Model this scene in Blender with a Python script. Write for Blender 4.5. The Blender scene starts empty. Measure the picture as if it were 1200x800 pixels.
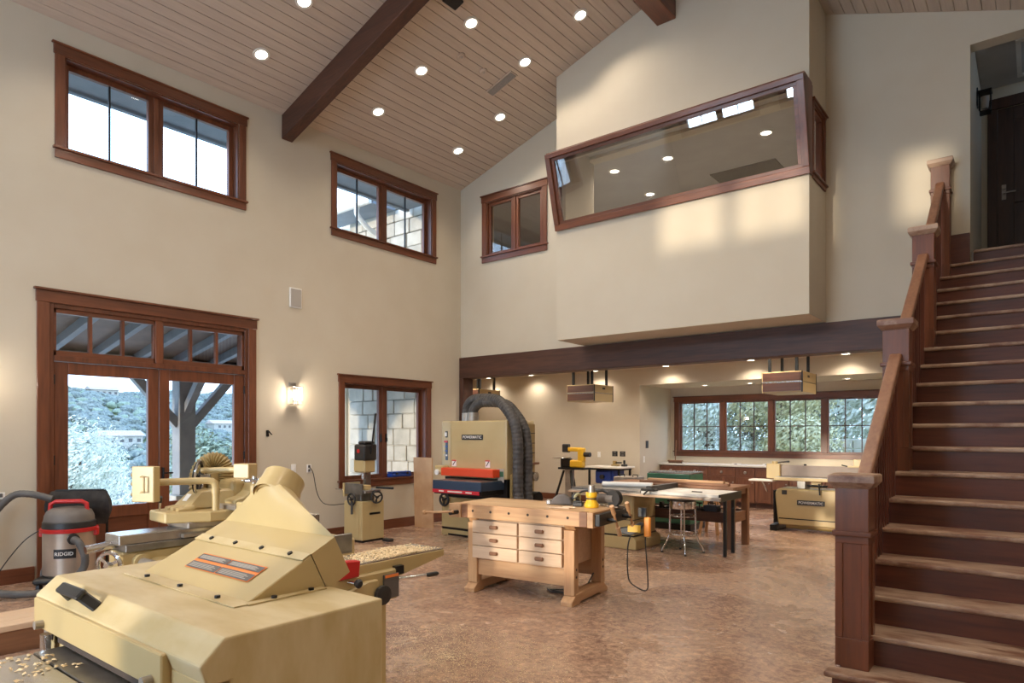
import bpy, bmesh, math, random
from mathutils import Vector, Matrix, noise
random.seed(7)
S = bpy.context.scene
COL = S.collection
PI = math.pi

# ---------------------------------------------------------------- camera
cam_d = bpy.data.cameras.new('camera'); cam = bpy.data.objects.new('camera', cam_d); COL.objects.link(cam)
cam.location = (0, 0, 1.6)
cam.rotation_euler = (PI/2, 0, math.atan2(615, 776))
cam_d.sensor_width = 36; cam_d.lens = 36*776/1200; cam_d.shift_y = 108/1200
cam_d.clip_end = 2000
S.camera = cam
# ---------------------------------------------------------------- world, sun, daylight
W = bpy.data.worlds.new('sky'); S.world = W; W.use_nodes = True
nt = W.node_tree; nt.nodes.clear()
o = nt.nodes.new('ShaderNodeOutputWorld'); b = nt.nodes.new('ShaderNodeBackground')
tc = nt.nodes.new('ShaderNodeTexCoord'); sp = nt.nodes.new('ShaderNodeSeparateXYZ'); rp = nt.nodes.new('ShaderNodeValToRGB')
rp.color_ramp.elements[0].position = 0.0; rp.color_ramp.elements[0].color = (.54, .75, 1, 1)
rp.color_ramp.elements[1].position = 0.6; rp.color_ramp.elements[1].color = (.40, .63, 1, 1)
nt.links.new(tc.outputs['Generated'], sp.inputs[0]); nt.links.new(sp.outputs['Z'], rp.inputs[0])
nt.links.new(rp.outputs[0], b.inputs['Color']); b.inputs['Strength'].default_value = 4.6
nt.links.new(b.outputs[0], o.inputs[0])
sun_d = bpy.data.lights.new('low_sun', 'SUN'); sun = bpy.data.objects.new('low_sun', sun_d); COL.objects.link(sun)
sun_d.energy = 3.2; sun_d.angle = math.radians(1.6); sun_d.color = (1, .86, .66)
SUN_DIR = Vector((-3.13+4.27, 8.44+3.0, 4.58-5.32)).normalized()
sun.rotation_euler = SUN_DIR.to_track_quat('-Z', 'Y').to_euler()
def area(name, loc, rot, sx, sy, e, col):
    d = bpy.data.lights.new(name, 'AREA'); d.shape = 'RECTANGLE'; d.size = sx; d.size_y = sy; d.energy = e; d.color = col
    q = bpy.data.objects.new(name, d); COL.objects.link(q); q.location = loc; q.rotation_euler = rot
    return q
DAY = (.62, .80, 1.0)
# area lamps added to boost skylight through the rear wall's windows, behind the camera
area('sky_fill_rear', (-4.27, -3.7, 5.3), (PI/2, 0, 0), 2.3, 1.3, 260, DAY)
area('sky_fill_rear', (-7.05, -3.7, 5.3), (PI/2, 0, 0), 2.3, 1.3, 220, DAY)
area('sky_fill_rear', (-4.0, -3.7, 1.7), (PI/2, 0, 0), 3.6, 2.1, 320, DAY)
S.view_settings.view_transform = 'Standard'; S.view_settings.look = 'None'
S.view_settings.exposure = 0.0; S.view_settings.gamma = 1.0; S.view_settings.use_curve_mapping = False
LAMP = (1, .86, .70)          # warm colour of the lamps
E_HIGH, E_LOW = 72, 36        # watts of a downlight in the vault / in the alcove

# ---------------------------------------------------------------- materials
def lin(c): 
    c /= 255.0
    return c/12.92 if c <= .04045 else ((c+.055)/1.055)**2.4
def rgb(r, g, b): return (lin(r), lin(g), lin(b), 1)
MATS = {}
def base(name, col=None, rough=.5, metal=0.0, coat=0.0):
    m = bpy.data.materials.new(name); m.use_nodes = True
    p = m.node_tree.nodes['Principled BSDF']
    if col: p.inputs['Base Color'].default_value = col
    p.inputs['Roughness'].default_value = rough; p.inputs['Metallic'].default_value = metal
    if coat: p.inputs['Coat Weight'].default_value = coat; p.inputs['Coat Roughness'].default_value = .15
    MATS[name] = m
    return m, m.node_tree, p
def nn(t, kind, **kw):
    n = t.nodes.new(kind)
    for k, v in kw.items():
        if k in n.inputs: n.inputs[k].default_value = v
        else: setattr(n, k, v)
    return n
def coords(t, scale, rand=True):
    c = nn(t, 'ShaderNodeTexCoord'); mp = nn(t, 'ShaderNodeMapping'); mp.inputs['Scale'].default_value = scale
    t.links.new(c.outputs['Object'], mp.inputs['Vector'])
    if rand:
        oi = nn(t, 'ShaderNodeObjectInfo'); mu = nn(t, 'ShaderNodeMath', operation='MULTIPLY'); mu.inputs[1].default_value = 37
        t.links.new(oi.outputs['Random'], mu.inputs[0]); t.links.new(mu.outputs[0], mp.inputs['Location'])
    return mp
def ramp(t, src, stops):
    r = nn(t, 'ShaderNodeValToRGB'); e = r.color_ramp.elements
    while len(e) < len(stops): e.new(.5)
    for k, (p, c) in enumerate(stops): e[k].position = p; e[k].color = c
    t.links.new(src, r.inputs[0]); return r
def bump(t, p, src, strength=.1, dist=.01):
    b = nn(t, 'ShaderNodeBump', Strength=strength, Distance=dist); t.links.new(src, b.inputs['Height']); t.links.new(b.outputs[0], p.inputs['Normal'])
def mottled(name, c1, c2, scale=4, rough=.5, metal=0, bmp=0, detail=4, coat=0, lo=.35, hi=.65, stretch=(1, 1, 1)):
    m, t, p = base(name, c1, rough, metal, coat)
    mp = coords(t, stretch); n = nn(t, 'ShaderNodeTexNoise', Scale=scale, Detail=detail); t.links.new(mp.outputs[0], n.inputs['Vector'])
    r = ramp(t, n.outputs['Fac'], [(lo, c1), (hi, c2)]); t.links.new(r.outputs[0], p.inputs['Base Color'])
    if bmp: bump(t, p, n.outputs['Fac'], bmp)
    return m
def wood(name, dark, light, axis='X', rough=.4, fine=26, coarse=5, coat=0.0, vary=.25, worn=None):
    m, t, p = base(name, light, rough, 0, coat)
    k = {'X': (1, 12, 12), 'Y': (12, 1, 12), 'Z': (12, 12, 1)}[axis]
    mp = coords(t, tuple(v*.12 for v in k))
    n1 = nn(t, 'ShaderNodeTexNoise', Scale=coarse, Detail=5, Distortion=.6); n2 = nn(t, 'ShaderNodeTexNoise', Scale=fine, Detail=3)
    for n in (n1, n2): t.links.new(mp.outputs[0], n.inputs['Vector'])
    mx = nn(t, 'ShaderNodeMix', data_type='FLOAT'); mx.inputs[0].default_value = .45
    t.links.new(n1.outputs['Fac'], mx.inputs[2]); t.links.new(n2.outputs['Fac'], mx.inputs[3])
    r = ramp(t, mx.outputs[0], [(.33, dark), (.66, light)])
    oi = nn(t, 'ShaderNodeObjectInfo'); hs = nn(t, 'ShaderNodeHueSaturation')
    mr = nn(t, 'ShaderNodeMapRange'); mr.inputs['To Min'].default_value = 1-vary; mr.inputs['To Max'].default_value = 1+vary
    t.links.new(oi.outputs['Random'], mr.inputs['Value']); t.links.new(mr.outputs[0], hs.inputs['Value']); t.links.new(r.outputs[0], hs.inputs['Color'])
    src = hs.outputs[0]
    if worn:
        n3 = nn(t, 'ShaderNodeTexNoise', Scale=2.6, Detail=7, Roughness=.68); c3 = coords(t, (1, 3.5, 1)); t.links.new(c3.outputs[0], n3.inputs['Vector'])
        r3 = ramp(t, n3.outputs['Fac'], [(.40, (0, 0, 0, 1)), (.56, (1, 1, 1, 1))])
        mc = nn(t, 'ShaderNodeMix', data_type='RGBA'); t.links.new(r3.outputs[0], mc.inputs[0]); t.links.new(src, mc.inputs[6]); mc.inputs[7].default_value = worn
        src = mc.outputs[2]
    t.links.new(src, p.inputs['Base Color']); bump(t, p, mx.outputs[0], .06, .004)
    return m
def emit(name, col, s):
    m = bpy.data.materials.new(name); m.use_nodes = True; t = m.node_tree; t.nodes.clear()
    e = nn(t, 'ShaderNodeEmission', Strength=s); e.inputs['Color'].default_value = col
    q = nn(t, 'ShaderNodeOutputMaterial'); t.links.new(e.outputs[0], q.inputs[0]); MATS[name] = m; return m
def glass(name, tint=(1, 1, 1, 1), gloss=.04):
    m = bpy.data.materials.new(name); m.use_nodes = True; t = m.node_tree; t.nodes.clear()
    tr = nn(t, 'ShaderNodeBsdfTransparent'); tr.inputs[0].default_value = tint
    gl = nn(t, 'ShaderNodeBsdfGlossy', Roughness=.0); lw = nn(t, 'ShaderNodeLayerWeight', Blend=.5)
    pw = nn(t, 'ShaderNodeMath', operation='POWER'); pw.inputs[1].default_value = 5.0; t.links.new(lw.outputs['Facing'], pw.inputs[0])
    ad = nn(t, 'ShaderNodeMath', operation='MULTIPLY_ADD'); ad.inputs[1].default_value = 1-gloss; ad.inputs[2].default_value = gloss; ad.use_clamp = True
    t.links.new(pw.outputs[0], ad.inputs[0])
    mx = nn(t, 'ShaderNodeMixShader'); q = nn(t, 'ShaderNodeOutputMaterial')
    t.links.new(ad.outputs[0], mx.inputs[0]); t.links.new(tr.outputs[0], mx.inputs[1]); t.links.new(gl.outputs[0], mx.inputs[2]); t.links.new(mx.outputs[0], q.inputs[0])
    MATS[name] = m; return m

mottled('plaster', rgb(200, 190, 171), rgb(197, 186, 166), 2, .8)
mottled('plaster_grey', rgb(182, 179, 176), rgb(176, 173, 170), 3, .8)
mottled('white_paint', rgb(226, 222, 214), rgb(218, 214, 206), 5, .5)
wood('plank_paint', rgb(184, 167, 152), rgb(200, 184, 168), 'Y', .6, vary=.03)
base('gap_dark', rgb(70, 58, 50), .9)
for ax in 'XYZ':
    wood('trim_'+ax, rgb(84, 46, 28), rgb(122, 70, 44), ax, .38, vary=.10, coat=.15)
    wood('stair_'+ax, rgb(66, 32, 23), rgb(104, 56, 40), ax, .36, vary=.14, coat=.2)
    wood('beam_'+ax, rgb(58, 34, 25), rgb(90, 55, 39), ax, .5, vary=.06)
    wood('maple_'+ax, rgb(176, 130, 90), rgb(206, 164, 120), ax, .42, vary=.08)
    wood('pale_'+ax, rgb(192, 160, 130), rgb(214, 186, 156), ax, .5, vary=.06)
    wood('walnut_'+ax, rgb(112, 74, 50), rgb(146, 102, 72), ax, .5, vary=.10)
wood('tread', rgb(100, 66, 50), rgb(134, 94, 72), 'X', .42, vary=.10, worn=rgb(170, 142, 120))
wood('rail_Y', rgb(116, 76, 54), rgb(150, 108, 82), 'Y', .35, vary=.06, coat=.2)
wood('door_dark', rgb(52, 34, 26), rgb(78, 52, 40), 'Z', .4, vary=.05)
wood('bench_top', rgb(190, 150, 108), rgb(220, 186, 146), 'X', .42, vary=.02)
wood('cabinet', rgb(100, 62, 44), rgb(130, 84, 60), 'Z', .4, vary=.08)
mottled('tan', rgb(190, 168, 120), rgb(183, 160, 112), 2.2, .38, coat=.15)
mottled('tan_dusty', rgb(186, 164, 116), rgb(202, 184, 144), 5, .48, detail=8, stretch=(1, 2.5, 1))
mottled('tan_dark', rgb(162, 136, 84), rgb(150, 126, 78), 4, .45)
mottled('cast_iron', rgb(120, 118, 114), rgb(150, 147, 142), 6, .34, .8, detail=6)
mottled('steel', rgb(176, 174, 172), rgb(200, 198, 196), 8, .26, .9)
base('chrome', rgb(216, 216, 218), .12, 1)
mottled('galvanised', rgb(150, 142, 134), rgb(172, 164, 154), 7, .4, .6)
mottled('black_plastic', rgb(34, 33, 33), rgb(46, 44, 43), 6, .45)
base('black_metal', rgb(26, 25, 25), .4, .3)
mottled('grey_rubber', rgb(82, 80, 78), rgb(98, 95, 92), 9, .6)
mottled('duct_dark', rgb(56, 53, 52), rgb(80, 76, 74), 9, .55)
mottled('grey_plastic', rgb(112, 104, 98), rgb(90, 84, 80), 6, .55)
base('red_plastic', rgb(190, 36, 34), .4)
base('red_stripe', rgb(200, 40, 52), .4)
base('orange_paint', rgb(222, 74, 34), .4)
base('orange_decal', rgb(232, 130, 60), .5)
mottled('fence_taupe', rgb(140, 124, 114), rgb(150, 134, 124), 5, .5)
base('navy', rgb(46, 62, 84), .35)
base('blue_plastic', rgb(30, 66, 150), .4)
base('blue_paint', rgb(38, 62, 138), .4)
mottled('green_paint', rgb(52, 98, 74), rgb(60, 108, 82), 5, .4)
base('yellow_plastic', rgb(226, 178, 40), .4)
base('amber_plastic', rgb(240, 150, 50), .35)
base('white_plastic', rgb(232, 230, 226), .45)
base('label_grey', rgb(92, 88, 86), .5)
base('label_print', rgb(170, 164, 156), .6)
base('letter_white', rgb(226, 222, 214), .5)
mottled('bag_cloth', rgb(34, 31, 30), rgb(54, 49, 46), 14, .85, bmp=.3)
mottled('brown_cloth', rgb(86, 60, 44), rgb(104, 76, 58), 9, .9, bmp=.3)
mottled('cardboard', rgb(190, 150, 112), rgb(202, 164, 126), 5, .8)
mottled('sawdust', rgb(224, 196, 150), rgb(236, 214, 176), 60, .9)
mottled('dust_drum', rgb(176, 160, 144), rgb(196, 178, 160), 4, .35, .55)
mottled('stone', rgb(196, 190, 178), rgb(168, 162, 150), 3, .9, bmp=.5, detail=8)
mottled('porch_wood', rgb(104, 88, 80), rgb(122, 104, 94), 4, .7)
mottled('porch_paint', rgb(150, 150, 152), rgb(134, 136, 140), 4, .7)
mottled('fascia', rgb(120, 130, 140), rgb(132, 140, 150), 4, .7)
mottled('concrete_deck', rgb(150, 146, 140), rgb(166, 160, 152), 4, .8)
for nm, a, bq in (('leaf_far', (80, 90, 88), (136, 142, 130)), ('leaf_mid', (94, 110, 94), (160, 168, 142)), ('leaf_pale', (186, 192, 178), (230, 230, 218)), ('leaf_gold', (176, 172, 134), (222, 212, 170))):
    mottled(nm, rgb(*a), rgb(*bq), 1.3 if nm == 'leaf_far' else 5, .8, detail=9, lo=.35, hi=.65, bmp=.8 if nm == 'leaf_far' else 0)
mottled('bark', rgb(84, 70, 58), rgb(110, 94, 80), 9, .9, bmp=.5)
mottled('terrain', rgb(96, 110, 70), rgb(140, 140, 96), .05, .95, detail=6)
mottled('grass', rgb(150, 160, 110), rgb(190, 186, 140), 1.5, .95, detail=6)
mottled('roof_far', rgb(176, 158, 148), rgb(196, 180, 170), 2, .8)
glass('pane_glass'); glass('office_glass', (.93, .93, .93, 1), .09)
emit('lamp_lens', (1, .90, .74, 1), 14)
emit('sconce_glow', (1, .88, .68, 1), 9)
# stained concrete floor
m, t, p = base('floor_concrete', rgb(160, 120, 98), .3)
c = coords(t, (1, 1, 1), False)
n1 = nn(t, 'ShaderNodeTexNoise', Scale=.9, Detail=8, Roughness=.62, Distortion=.8); n2 = nn(t, 'ShaderNodeTexNoise', Scale=16, Detail=10, Roughness=.78, Distortion=.5)
n3 = nn(t, 'ShaderNodeTexNoise', Scale=4.2, Detail=9, Roughness=.7, Distortion=1.6); n4 = nn(t, 'ShaderNodeTexNoise', Scale=.45, Detail=3)
for n in (n1, n2, n3, n4): t.links.new(c.outputs[0], n.inputs['Vector'])
r1 = ramp(t, n1.outputs['Fac'], [(.30, rgb(142, 114, 100)), (.44, rgb(170, 142, 124)), (.56, rgb(188, 162, 142)), (.70, rgb(204, 182, 162))])
r2 = ramp(t, n2.outputs['Fac'], [(.36, rgb(112, 98, 94)), (.50, rgb(172, 166, 160)), (.63, rgb(226, 214, 198))])
mx = nn(t, 'ShaderNodeMix', data_type='RGBA', blend_type='OVERLAY'); mx.inputs[0].default_value = .75
t.links.new(r1.outputs[0], mx.inputs[6]); t.links.new(r2.outputs[0], mx.inputs[7])
r3 = ramp(t, n3.outputs['Fac'], [(.475, (0, 0, 0, 1)), (.50, (1, 1, 1, 1)), (.525, (0, 0, 0, 1))])
ml = nn(t, 'ShaderNodeMath', operation='MULTIPLY'); r4 = ramp(t, n4.outputs['Fac'], [(.36, (.1, .1, .1, 1)), (.56, (.9, .9, .9, 1))])
t.links.new(r3.outputs[0], ml.inputs[0]); t.links.new(r4.outputs[0], ml.inputs[1])
md = nn(t, 'ShaderNodeMix', data_type='RGBA'); t.links.new(ml.outputs[0], md.inputs[0]); t.links.new(mx.outputs[2], md.inputs[6]); md.inputs[7].default_value = rgb(112, 82, 74)
t.links.new(md.outputs[2], p.inputs['Base Color'])
rr = ramp(t, n1.outputs['Fac'], [(.3, (.16, .16, .16, 1)), (.7, (.36, .36, .36, 1))]); t.links.new(rr.outputs[0], p.inputs['Roughness'])
bump(t, p, n2.outputs['Fac'], .05, .004)

# ---------------------------------------------------------------- builders
INFO = {}
def root_of(o):
    while o.parent: o = o.parent
    return o
class MB:
    def __init__(s): s.v = []; s.f = []
    def add(s, vs, fs):
        n = len(s.v); s.v += [tuple(q) for q in vs]; s.f += [tuple(i+n for i in f) for f in fs]; return s
    def box(s, x0, x1, y0, y1, z0, z1):
        if x0 > x1: x0, x1 = x1, x0
        if y0 > y1: y0, y1 = y1, y0
        if z0 > z1: z0, z1 = z1, z0
        return s.add([(x0,y0,z0),(x1,y0,z0),(x1,y1,z0),(x0,y1,z0),(x0,y0,z1),(x1,y0,z1),(x1,y1,z1),(x0,y1,z1)],
                     [(0,3,2,1),(4,5,6,7),(0,1,5,4),(1,2,6,5),(2,3,7,6),(3,0,4,7)])
    def cbox(s, c, sz, rot=None):
        h = [q/2 for q in sz]; R = rot or Matrix.Identity(3)
        vs = [Vector(c)+R@Vector((a*h[0], b*h[1], d*h[2])) for d in (-1, 1) for a, b in ((-1,-1),(1,-1),(1,1),(-1,1))]
        return s.add(vs, [(0,3,2,1),(4,5,6,7),(0,1,5,4),(1,2,6,5),(2,3,7,6),(3,0,4,7)])
    def bar(s, a, b, w, h, up=(0, 0, 1)):
        a, b = Vector(a), Vector(b); d = b-a; L = d.length; d.normalize(); u = Vector(up)
        x = d.cross(u)
        if x.length < 1e-5: x = d.cross(Vector((0, 1, 0)))
        x.normalize(); z = x.cross(d)
        R = Matrix((x, d, z)).transposed()
        return s.cbox((a+b)/2, (w, L, h), R)
    def rings(s, rs, cap=True, closed=True):
        n = len(rs[0]); k = len(s.v); fs = []
        for r in rs: s.v += [tuple(q) for q in r]
        for i in range(len(rs)-1):
            for j in range(n if closed else n-1):
                a = k+i*n+j; b2 = k+i*n+(j+1) % n; fs.append((a, b2, b2+n, a+n))
        if cap: fs.append(tuple(k+j for j in reversed(range(n)))); fs.append(tuple(k+(len(rs)-1)*n+j for j in range(n)))
        s.f += fs; return s
    def cyl(s, a, b, r0, r1=None, n=14, cap=True):
        r1 = r0 if r1 is None else r1
        a, b = Vector(a), Vector(b); d = (b-a).normalized(); q = d.to_track_quat('Z', 'Y')
        c = [Vector((math.cos(2*PI*i/n), math.sin(2*PI*i/n), 0)) for i in range(n)]
        return s.rings([[a+q@(v*r0) for v in c], [b+q@(v*r1) for v in c]], cap)
    def tube(s, pts, r, n=10, cap=True, rib=0, closed=False):
        pts = [Vector(q) for q in pts]; m = len(pts); rs = []
        up = None
        for i, q in enumerate(pts):
            d = (pts[min(i+1, m-1)]-pts[max(i-1, 0)]).normalized()
            if up is None:
                up = Vector((0, 0, 1)) if abs(d.z) < .9 else Vector((1, 0, 0))
            x = d.cross(up).normalized(); up = x.cross(d).normalized()
            rr = (r[i] if isinstance(r, (list, tuple)) else r)*(1+rib*(1 if i % 2 else -1))
            rs.append([q+(x*math.cos(2*PI*j/n)+up*math.sin(2*PI*j/n))*rr for j in range(n)])
        return s.rings(rs, cap)
    def lathe(s, prof, c, axis=(0, 0, 1), n=18, cap=True):
        q = Vector(axis).normalized().to_track_quat('Z', 'Y'); c = Vector(c)
        return s.rings([[c+q@Vector((r*math.cos(2*PI*j/n), r*math.sin(2*PI*j/n), z)) for j in range(n)] for r, z in prof], cap)
    def torus(s, c, axis, R, r, n=24, m=8, arc=2*PI, a0=0):
        q = Vector(axis).normalized().to_track_quat('Z', 'Y'); c = Vector(c); full = abs(arc-2*PI) < 1e-6
        k = n if full else n+1; rs = []
        for i in range(k):
            a = a0+arc*i/n; d = Vector((math.cos(a), math.sin(a), 0))
            rs.append([c+q@(d*(R+r*math.cos(2*PI*j/m))+Vector((0, 0, r*math.sin(2*PI*j/m)))) for j in range(m)])
        if full: rs.append(rs[0])
        return s.rings(rs, not full)
    def prism(s, poly, axis, a, b):
        def pt(u, w, t): return {'X': (t, u, w), 'Y': (u, t, w), 'Z': (u, w, t)}[axis]
        n = len(poly); k = len(s.v)
        s.v += [pt(u, w, a) for u, w in poly]+[pt(u, w, b) for u, w in poly]
        s.f += [tuple(k+i for i in range(n)), tuple(k+n+i for i in reversed(range(n)))]
        s.f += [(k+i, k+n+i, k+n+(i+1) % n, k+(i+1) % n) for i in range(n)]
        return s
    def build(s, name, mat, parent=None, smooth=False, bevel=0, local=False, seg=1, keep_origin=False):
        vs = [Vector(q) for q in s.v]; loc = Vector((0, 0, 0))
        if parent is not None:
            if not local:
                R = INFO[root_of(parent).name]; vs = [R @ q for q in vs]
        elif not keep_origin:
            lo = [min(q[i] for q in vs) for i in range(3)]; hi = [max(q[i] for q in vs) for i in range(3)]
            loc = Vector(((lo[0]+hi[0])/2, (lo[1]+hi[1])/2, lo[2])); vs = [q-loc for q in vs]
        me = bpy.data.meshes.new(name); me.from_pydata([tuple(q) for q in vs], [], s.f)
        bm = bmesh.new(); bm.from_mesh(me); bmesh.ops.recalc_face_normals(bm, faces=bm.faces); bm.to_mesh(me); bm.free()
        me.materials.append(MATS[mat])
        if smooth:
            for q in me.polygons: q.use_smooth = True
            me.set_sharp_from_angle(angle=math.radians(38))
        ob = bpy.data.objects.new(name, me); COL.objects.link(ob); ob.location = loc
        if parent is not None: ob.parent = parent
        else: INFO[ob.name] = Matrix.Translation(-loc)
        if bevel:
            md = ob.modifiers.new('bevel', 'BEVEL'); md.width = bevel; md.segments = seg; md.limit_method = 'ANGLE'; md.angle_limit = math.radians(40)
        return ob
def thing(name, label, cat, loc=(0, 0, 0), rz=0, group=None):
    o = bpy.data.objects.new(name, None); COL.objects.link(o); o.empty_display_size = .1
    o.location = loc; o.rotation_euler = (0, 0, rz); o['label'] = label; o['category'] = cat
    if group: o['group'] = group
    INFO[o.name] = (Matrix.Translation(Vector(loc)) @ Matrix.Rotation(rz, 4, 'Z')).inverted()
    return o
def tag(o, label, cat, group=None, kind=None):
    o['label'] = label; o['category'] = cat
    if group: o['group'] = group
    if kind: o['kind'] = kind
    return o
def struct(o, label=None):
    o['kind'] = 'structure'
    if label: o['label'] = label
    return o
def B(*a): return MB().box(*a)
def dup(root, loc, label=None, rz=None):
    def cp(o, par):
        q = o.copy(); COL.objects.link(q); q.parent = par
        for ch in list(o.children): cp(ch, q)
        return q
    r = cp(root, None); r.location = loc
    if rz is not None: r.rotation_euler.z = rz
    if label: r['label'] = label
    return r
def shared(name, me, parent, loc, rot=(0, 0, 0)):
    o = bpy.data.objects.new(name, me); COL.objects.link(o); o.parent = parent; o.location = loc; o.rotation_euler = rot
    return o
def lettering(txt, width, origin, right, up, mat, parent, name='lettering', depth=.002, local=False):
    cu = bpy.data.curves.new(name, 'FONT'); cu.body = txt; cu.extrude = .5*depth; cu.align_x = 'CENTER'; cu.align_y = 'CENTER'; cu.resolution_u = 3; cu.offset = .012
    tmp = bpy.data.objects.new('tmp_text', cu); COL.objects.link(tmp)
    bpy.context.view_layer.update()
    me = bpy.data.meshes.new_from_object(tmp.evaluated_get(bpy.context.evaluated_depsgraph_get()))
    bpy.data.objects.remove(tmp); me.name = name
    xs = [v.co.x for v in me.vertices]; k = width/(max(xs)-min(xs))
    r, u = Vector(right).normalized(), Vector(up).normalized(); n = r.cross(u)
    M = Matrix.Identity(4) if local else INFO[root_of(parent).name]
    for v in me.vertices:
        v.co = M @ (Vector(origin)+r*v.co.x*k+u*v.co.y*k+n*v.co.z)
    me.materials.clear(); me.materials.append(MATS[mat])
    o = bpy.data.objects.new(name, me); COL.objects.link(o); o.parent = parent
    return o
def spline(pts, n=8):
    P = [Vector(q) for q in pts]; out = []
    for i in range(len(P)-1):
        a, b2, c2, d2 = P[max(i-1, 0)], P[i], P[i+1], P[min(i+2, len(P)-1)]
        for k in range(n):
            t2 = k/n
            out.append(.5*((2*b2)+(c2-a)*t2+(2*a-5*b2+4*c2-d2)*t2*t2+(3*b2-a-3*c2+d2)*t2**3))
    out.append(P[-1]); return out
def lamp(name, kind, loc, e, parent=None, col=LAMP, r=.05, angle=None, direction=None):
    d = bpy.data.lights.new(name, kind); d.energy = e; d.color = col; d.shadow_soft_size = r
    if angle: d.spot_size = angle; d.spot_blend = .6
    q = bpy.data.objects.new(name, d); COL.objects.link(q)
    if parent is not None: q.parent = parent; loc = INFO[root_of(parent).name] @ Vector(loc)
    q.location = loc
    if direction: q.rotation_euler = Vector(direction).to_track_quat('-Z', 'Y').to_euler()
    return q
# ================================================================ the room
XL, YB, XR, YR = -8.56, 9.24, .59, -3.0      # left wall, back wall, right wall, rear wall
RX, RZ, EZ = -3.985, 7.687, 6.2              # ridge and eave
def roof_z(x): return EZ+.325*(x-XL) if x < RX else RZ-.365*(x-RX)
def holes(a0, a1, z0, z1, hs):
    """cells of a wall a0..a1 x z0..z1 without the rectangles hs = (a, a, z, z)"""
    A = sorted({a0, a1, *[h[0] for h in hs], *[h[1] for h in hs]}); out = []
    for i in range(len(A)-1):
        m = (A[i]+A[i+1])/2; cuts = sorted([(h[2], h[3]) for h in hs if h[0] < m < h[1]]); z = z0
        for c0, c1 in cuts:
            if c0 > z: out.append((A[i], A[i+1], z, c0))
            z = c1
        if z < z1: out.append((A[i], A[i+1], z, z1))
    return out
struct(B(-12.2, 1.4, YR-.2, 15.2, -.15, 0).build('floor', 'floor_concrete', keep_origin=True))
# openings
DOOR = (2.56, 4.91, 0, 3.05)
W1, W2, W3 = (2.71, 4.78, 4.80, 5.83), (6.39, 8.47, 4.80, 5.83), (6.54, 8.33, .86, 2.41)
mb = MB()
for c in holes(YR-.2, 9.47, 0, EZ+.05, [DOOR, W1, W2, W3]): mb.box(XL-.25, XL, c[0], c[1], c[2], c[3])
struct(mb.build('wall_left', 'plaster', keep_origin=True))
mb = MB()
WB = (-7.91, -6.66, 4.86, 5.84); BOXO = (-5.75, -2.20, 3.3, 6.05)
for c in holes(XL, XR+.2, 3.03, 6.07, [WB, BOXO, (-.60, .42, 3.03, 6.07)]): mb.box(c[0], c[1], YB, YB+.2, c[2], c[3])
mb.prism([(XL, 6.07), (XL, EZ+.05), (RX, RZ+.05), (.62, 6.07)], 'Y', YB, YB+.2)
struct(mb.build('wall_back', 'plaster', keep_origin=True))
mb = MB()
for c in holes(YR-.2, 11.5, 0, 6.2, []): mb.box(XR, XR+.2, c[0], c[1], c[2], c[3])
struct(mb.build('wall_right', 'plaster', keep_origin=True))
R1, R2, R3 = (-8.1, -6.03, 4.80, 5.83), (-5.30, -3.24, 4.80, 5.83), (-5.7, -2.3, .75, 2.65)
R4 = (-2.62, -1.98, 4.9, 5.83)
mb = MB()
for c in holes(XL-.25, XR+.2, 0, 6.1, [R1, R2, R3, R4]): mb.box(c[0], c[1], YR-.25, YR, c[2], c[3])
mb.prism([(XL-.25, 6.1), (XL-.25, EZ), (RX, RZ+.05), (XR+.2, 6.1)], 'Y', YR-.25, YR)
struct(mb.build('wall_rear', 'plaster', keep_origin=True))
# vaulted ceiling: two backing slabs with single planks
def slope(name, xa, za, ang, length):
    mb = MB(); ca, sa = math.cos(ang), math.sin(ang)
    mb.prism([(xa, za+.03), (xa+ca*length, za+.03+sa*length), (xa+ca*length, za+.2+sa*length), (xa, za+.2)], 'Y', YR-.25, YB+.2)
    c = struct(mb.build(name, 'gap_dark', keep_origin=True))
    pw = .138; n = int(length/pw)+1
    me = None
    for k in range(n):
        if me is None:
            o = B(0, pw-.006, YR, YB, 0, .025).build('plank', 'plank_paint', c, local=True, bevel=.003); me = o.data
        else:
            o = bpy.data.objects.new('plank', me); COL.objects.link(o); o.parent = c
            md = o.modifiers.new('bevel', 'BEVEL'); md.width = .003; md.segments = 1
        d = k*pw
        o.location = (xa+ca*d-.0*sa, 0, za+sa*d+.004); o.rotation_euler = (0, -ang, 0)
    return c
aL, aR = math.atan(.325), math.atan(-.365)
slope('ceiling', XL, EZ, aL, (RX-XL)/math.cos(aL))
slope('ceiling_right', RX, RZ, aR, (XR+.1-RX)/math.cos(aR))
# beams
ca, sa = math.cos(aL), math.sin(aL)
mb = MB(); L = (RX-XL)/ca
mb.prism([(XL, EZ-.34), (RX, RZ-.34), (RX, RZ+.01), (XL, EZ+.01)], 'Y', 5.436, 5.61)
tag(mb.build('rafter_beam', 'beam_X', bevel=.008), 'dark stained rafter beam climbing the vaulted plank ceiling from the left wall', 'beam')
tag(B(-4.124, -3.846, YR, 8.44, 7.24, 7.70).build('ridge_beam', 'trim_Y', bevel=.008), 'reddish brown ridge beam ending above the tilted office window', 'beam')
t = thing('header_beam', 'long dark wooden header beam over the alcove opening with its side post', 'beam', (XL, 9.2, 0))
B(XL, -.98, 9.19, 9.46, 2.64, 3.03).build('beam', 'beam_X', t, bevel=.006)
B(XL, XL+.10, 9.19, 9.47, 0, 2.64).build('post', 'beam_Z', t, bevel=.006)
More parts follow.
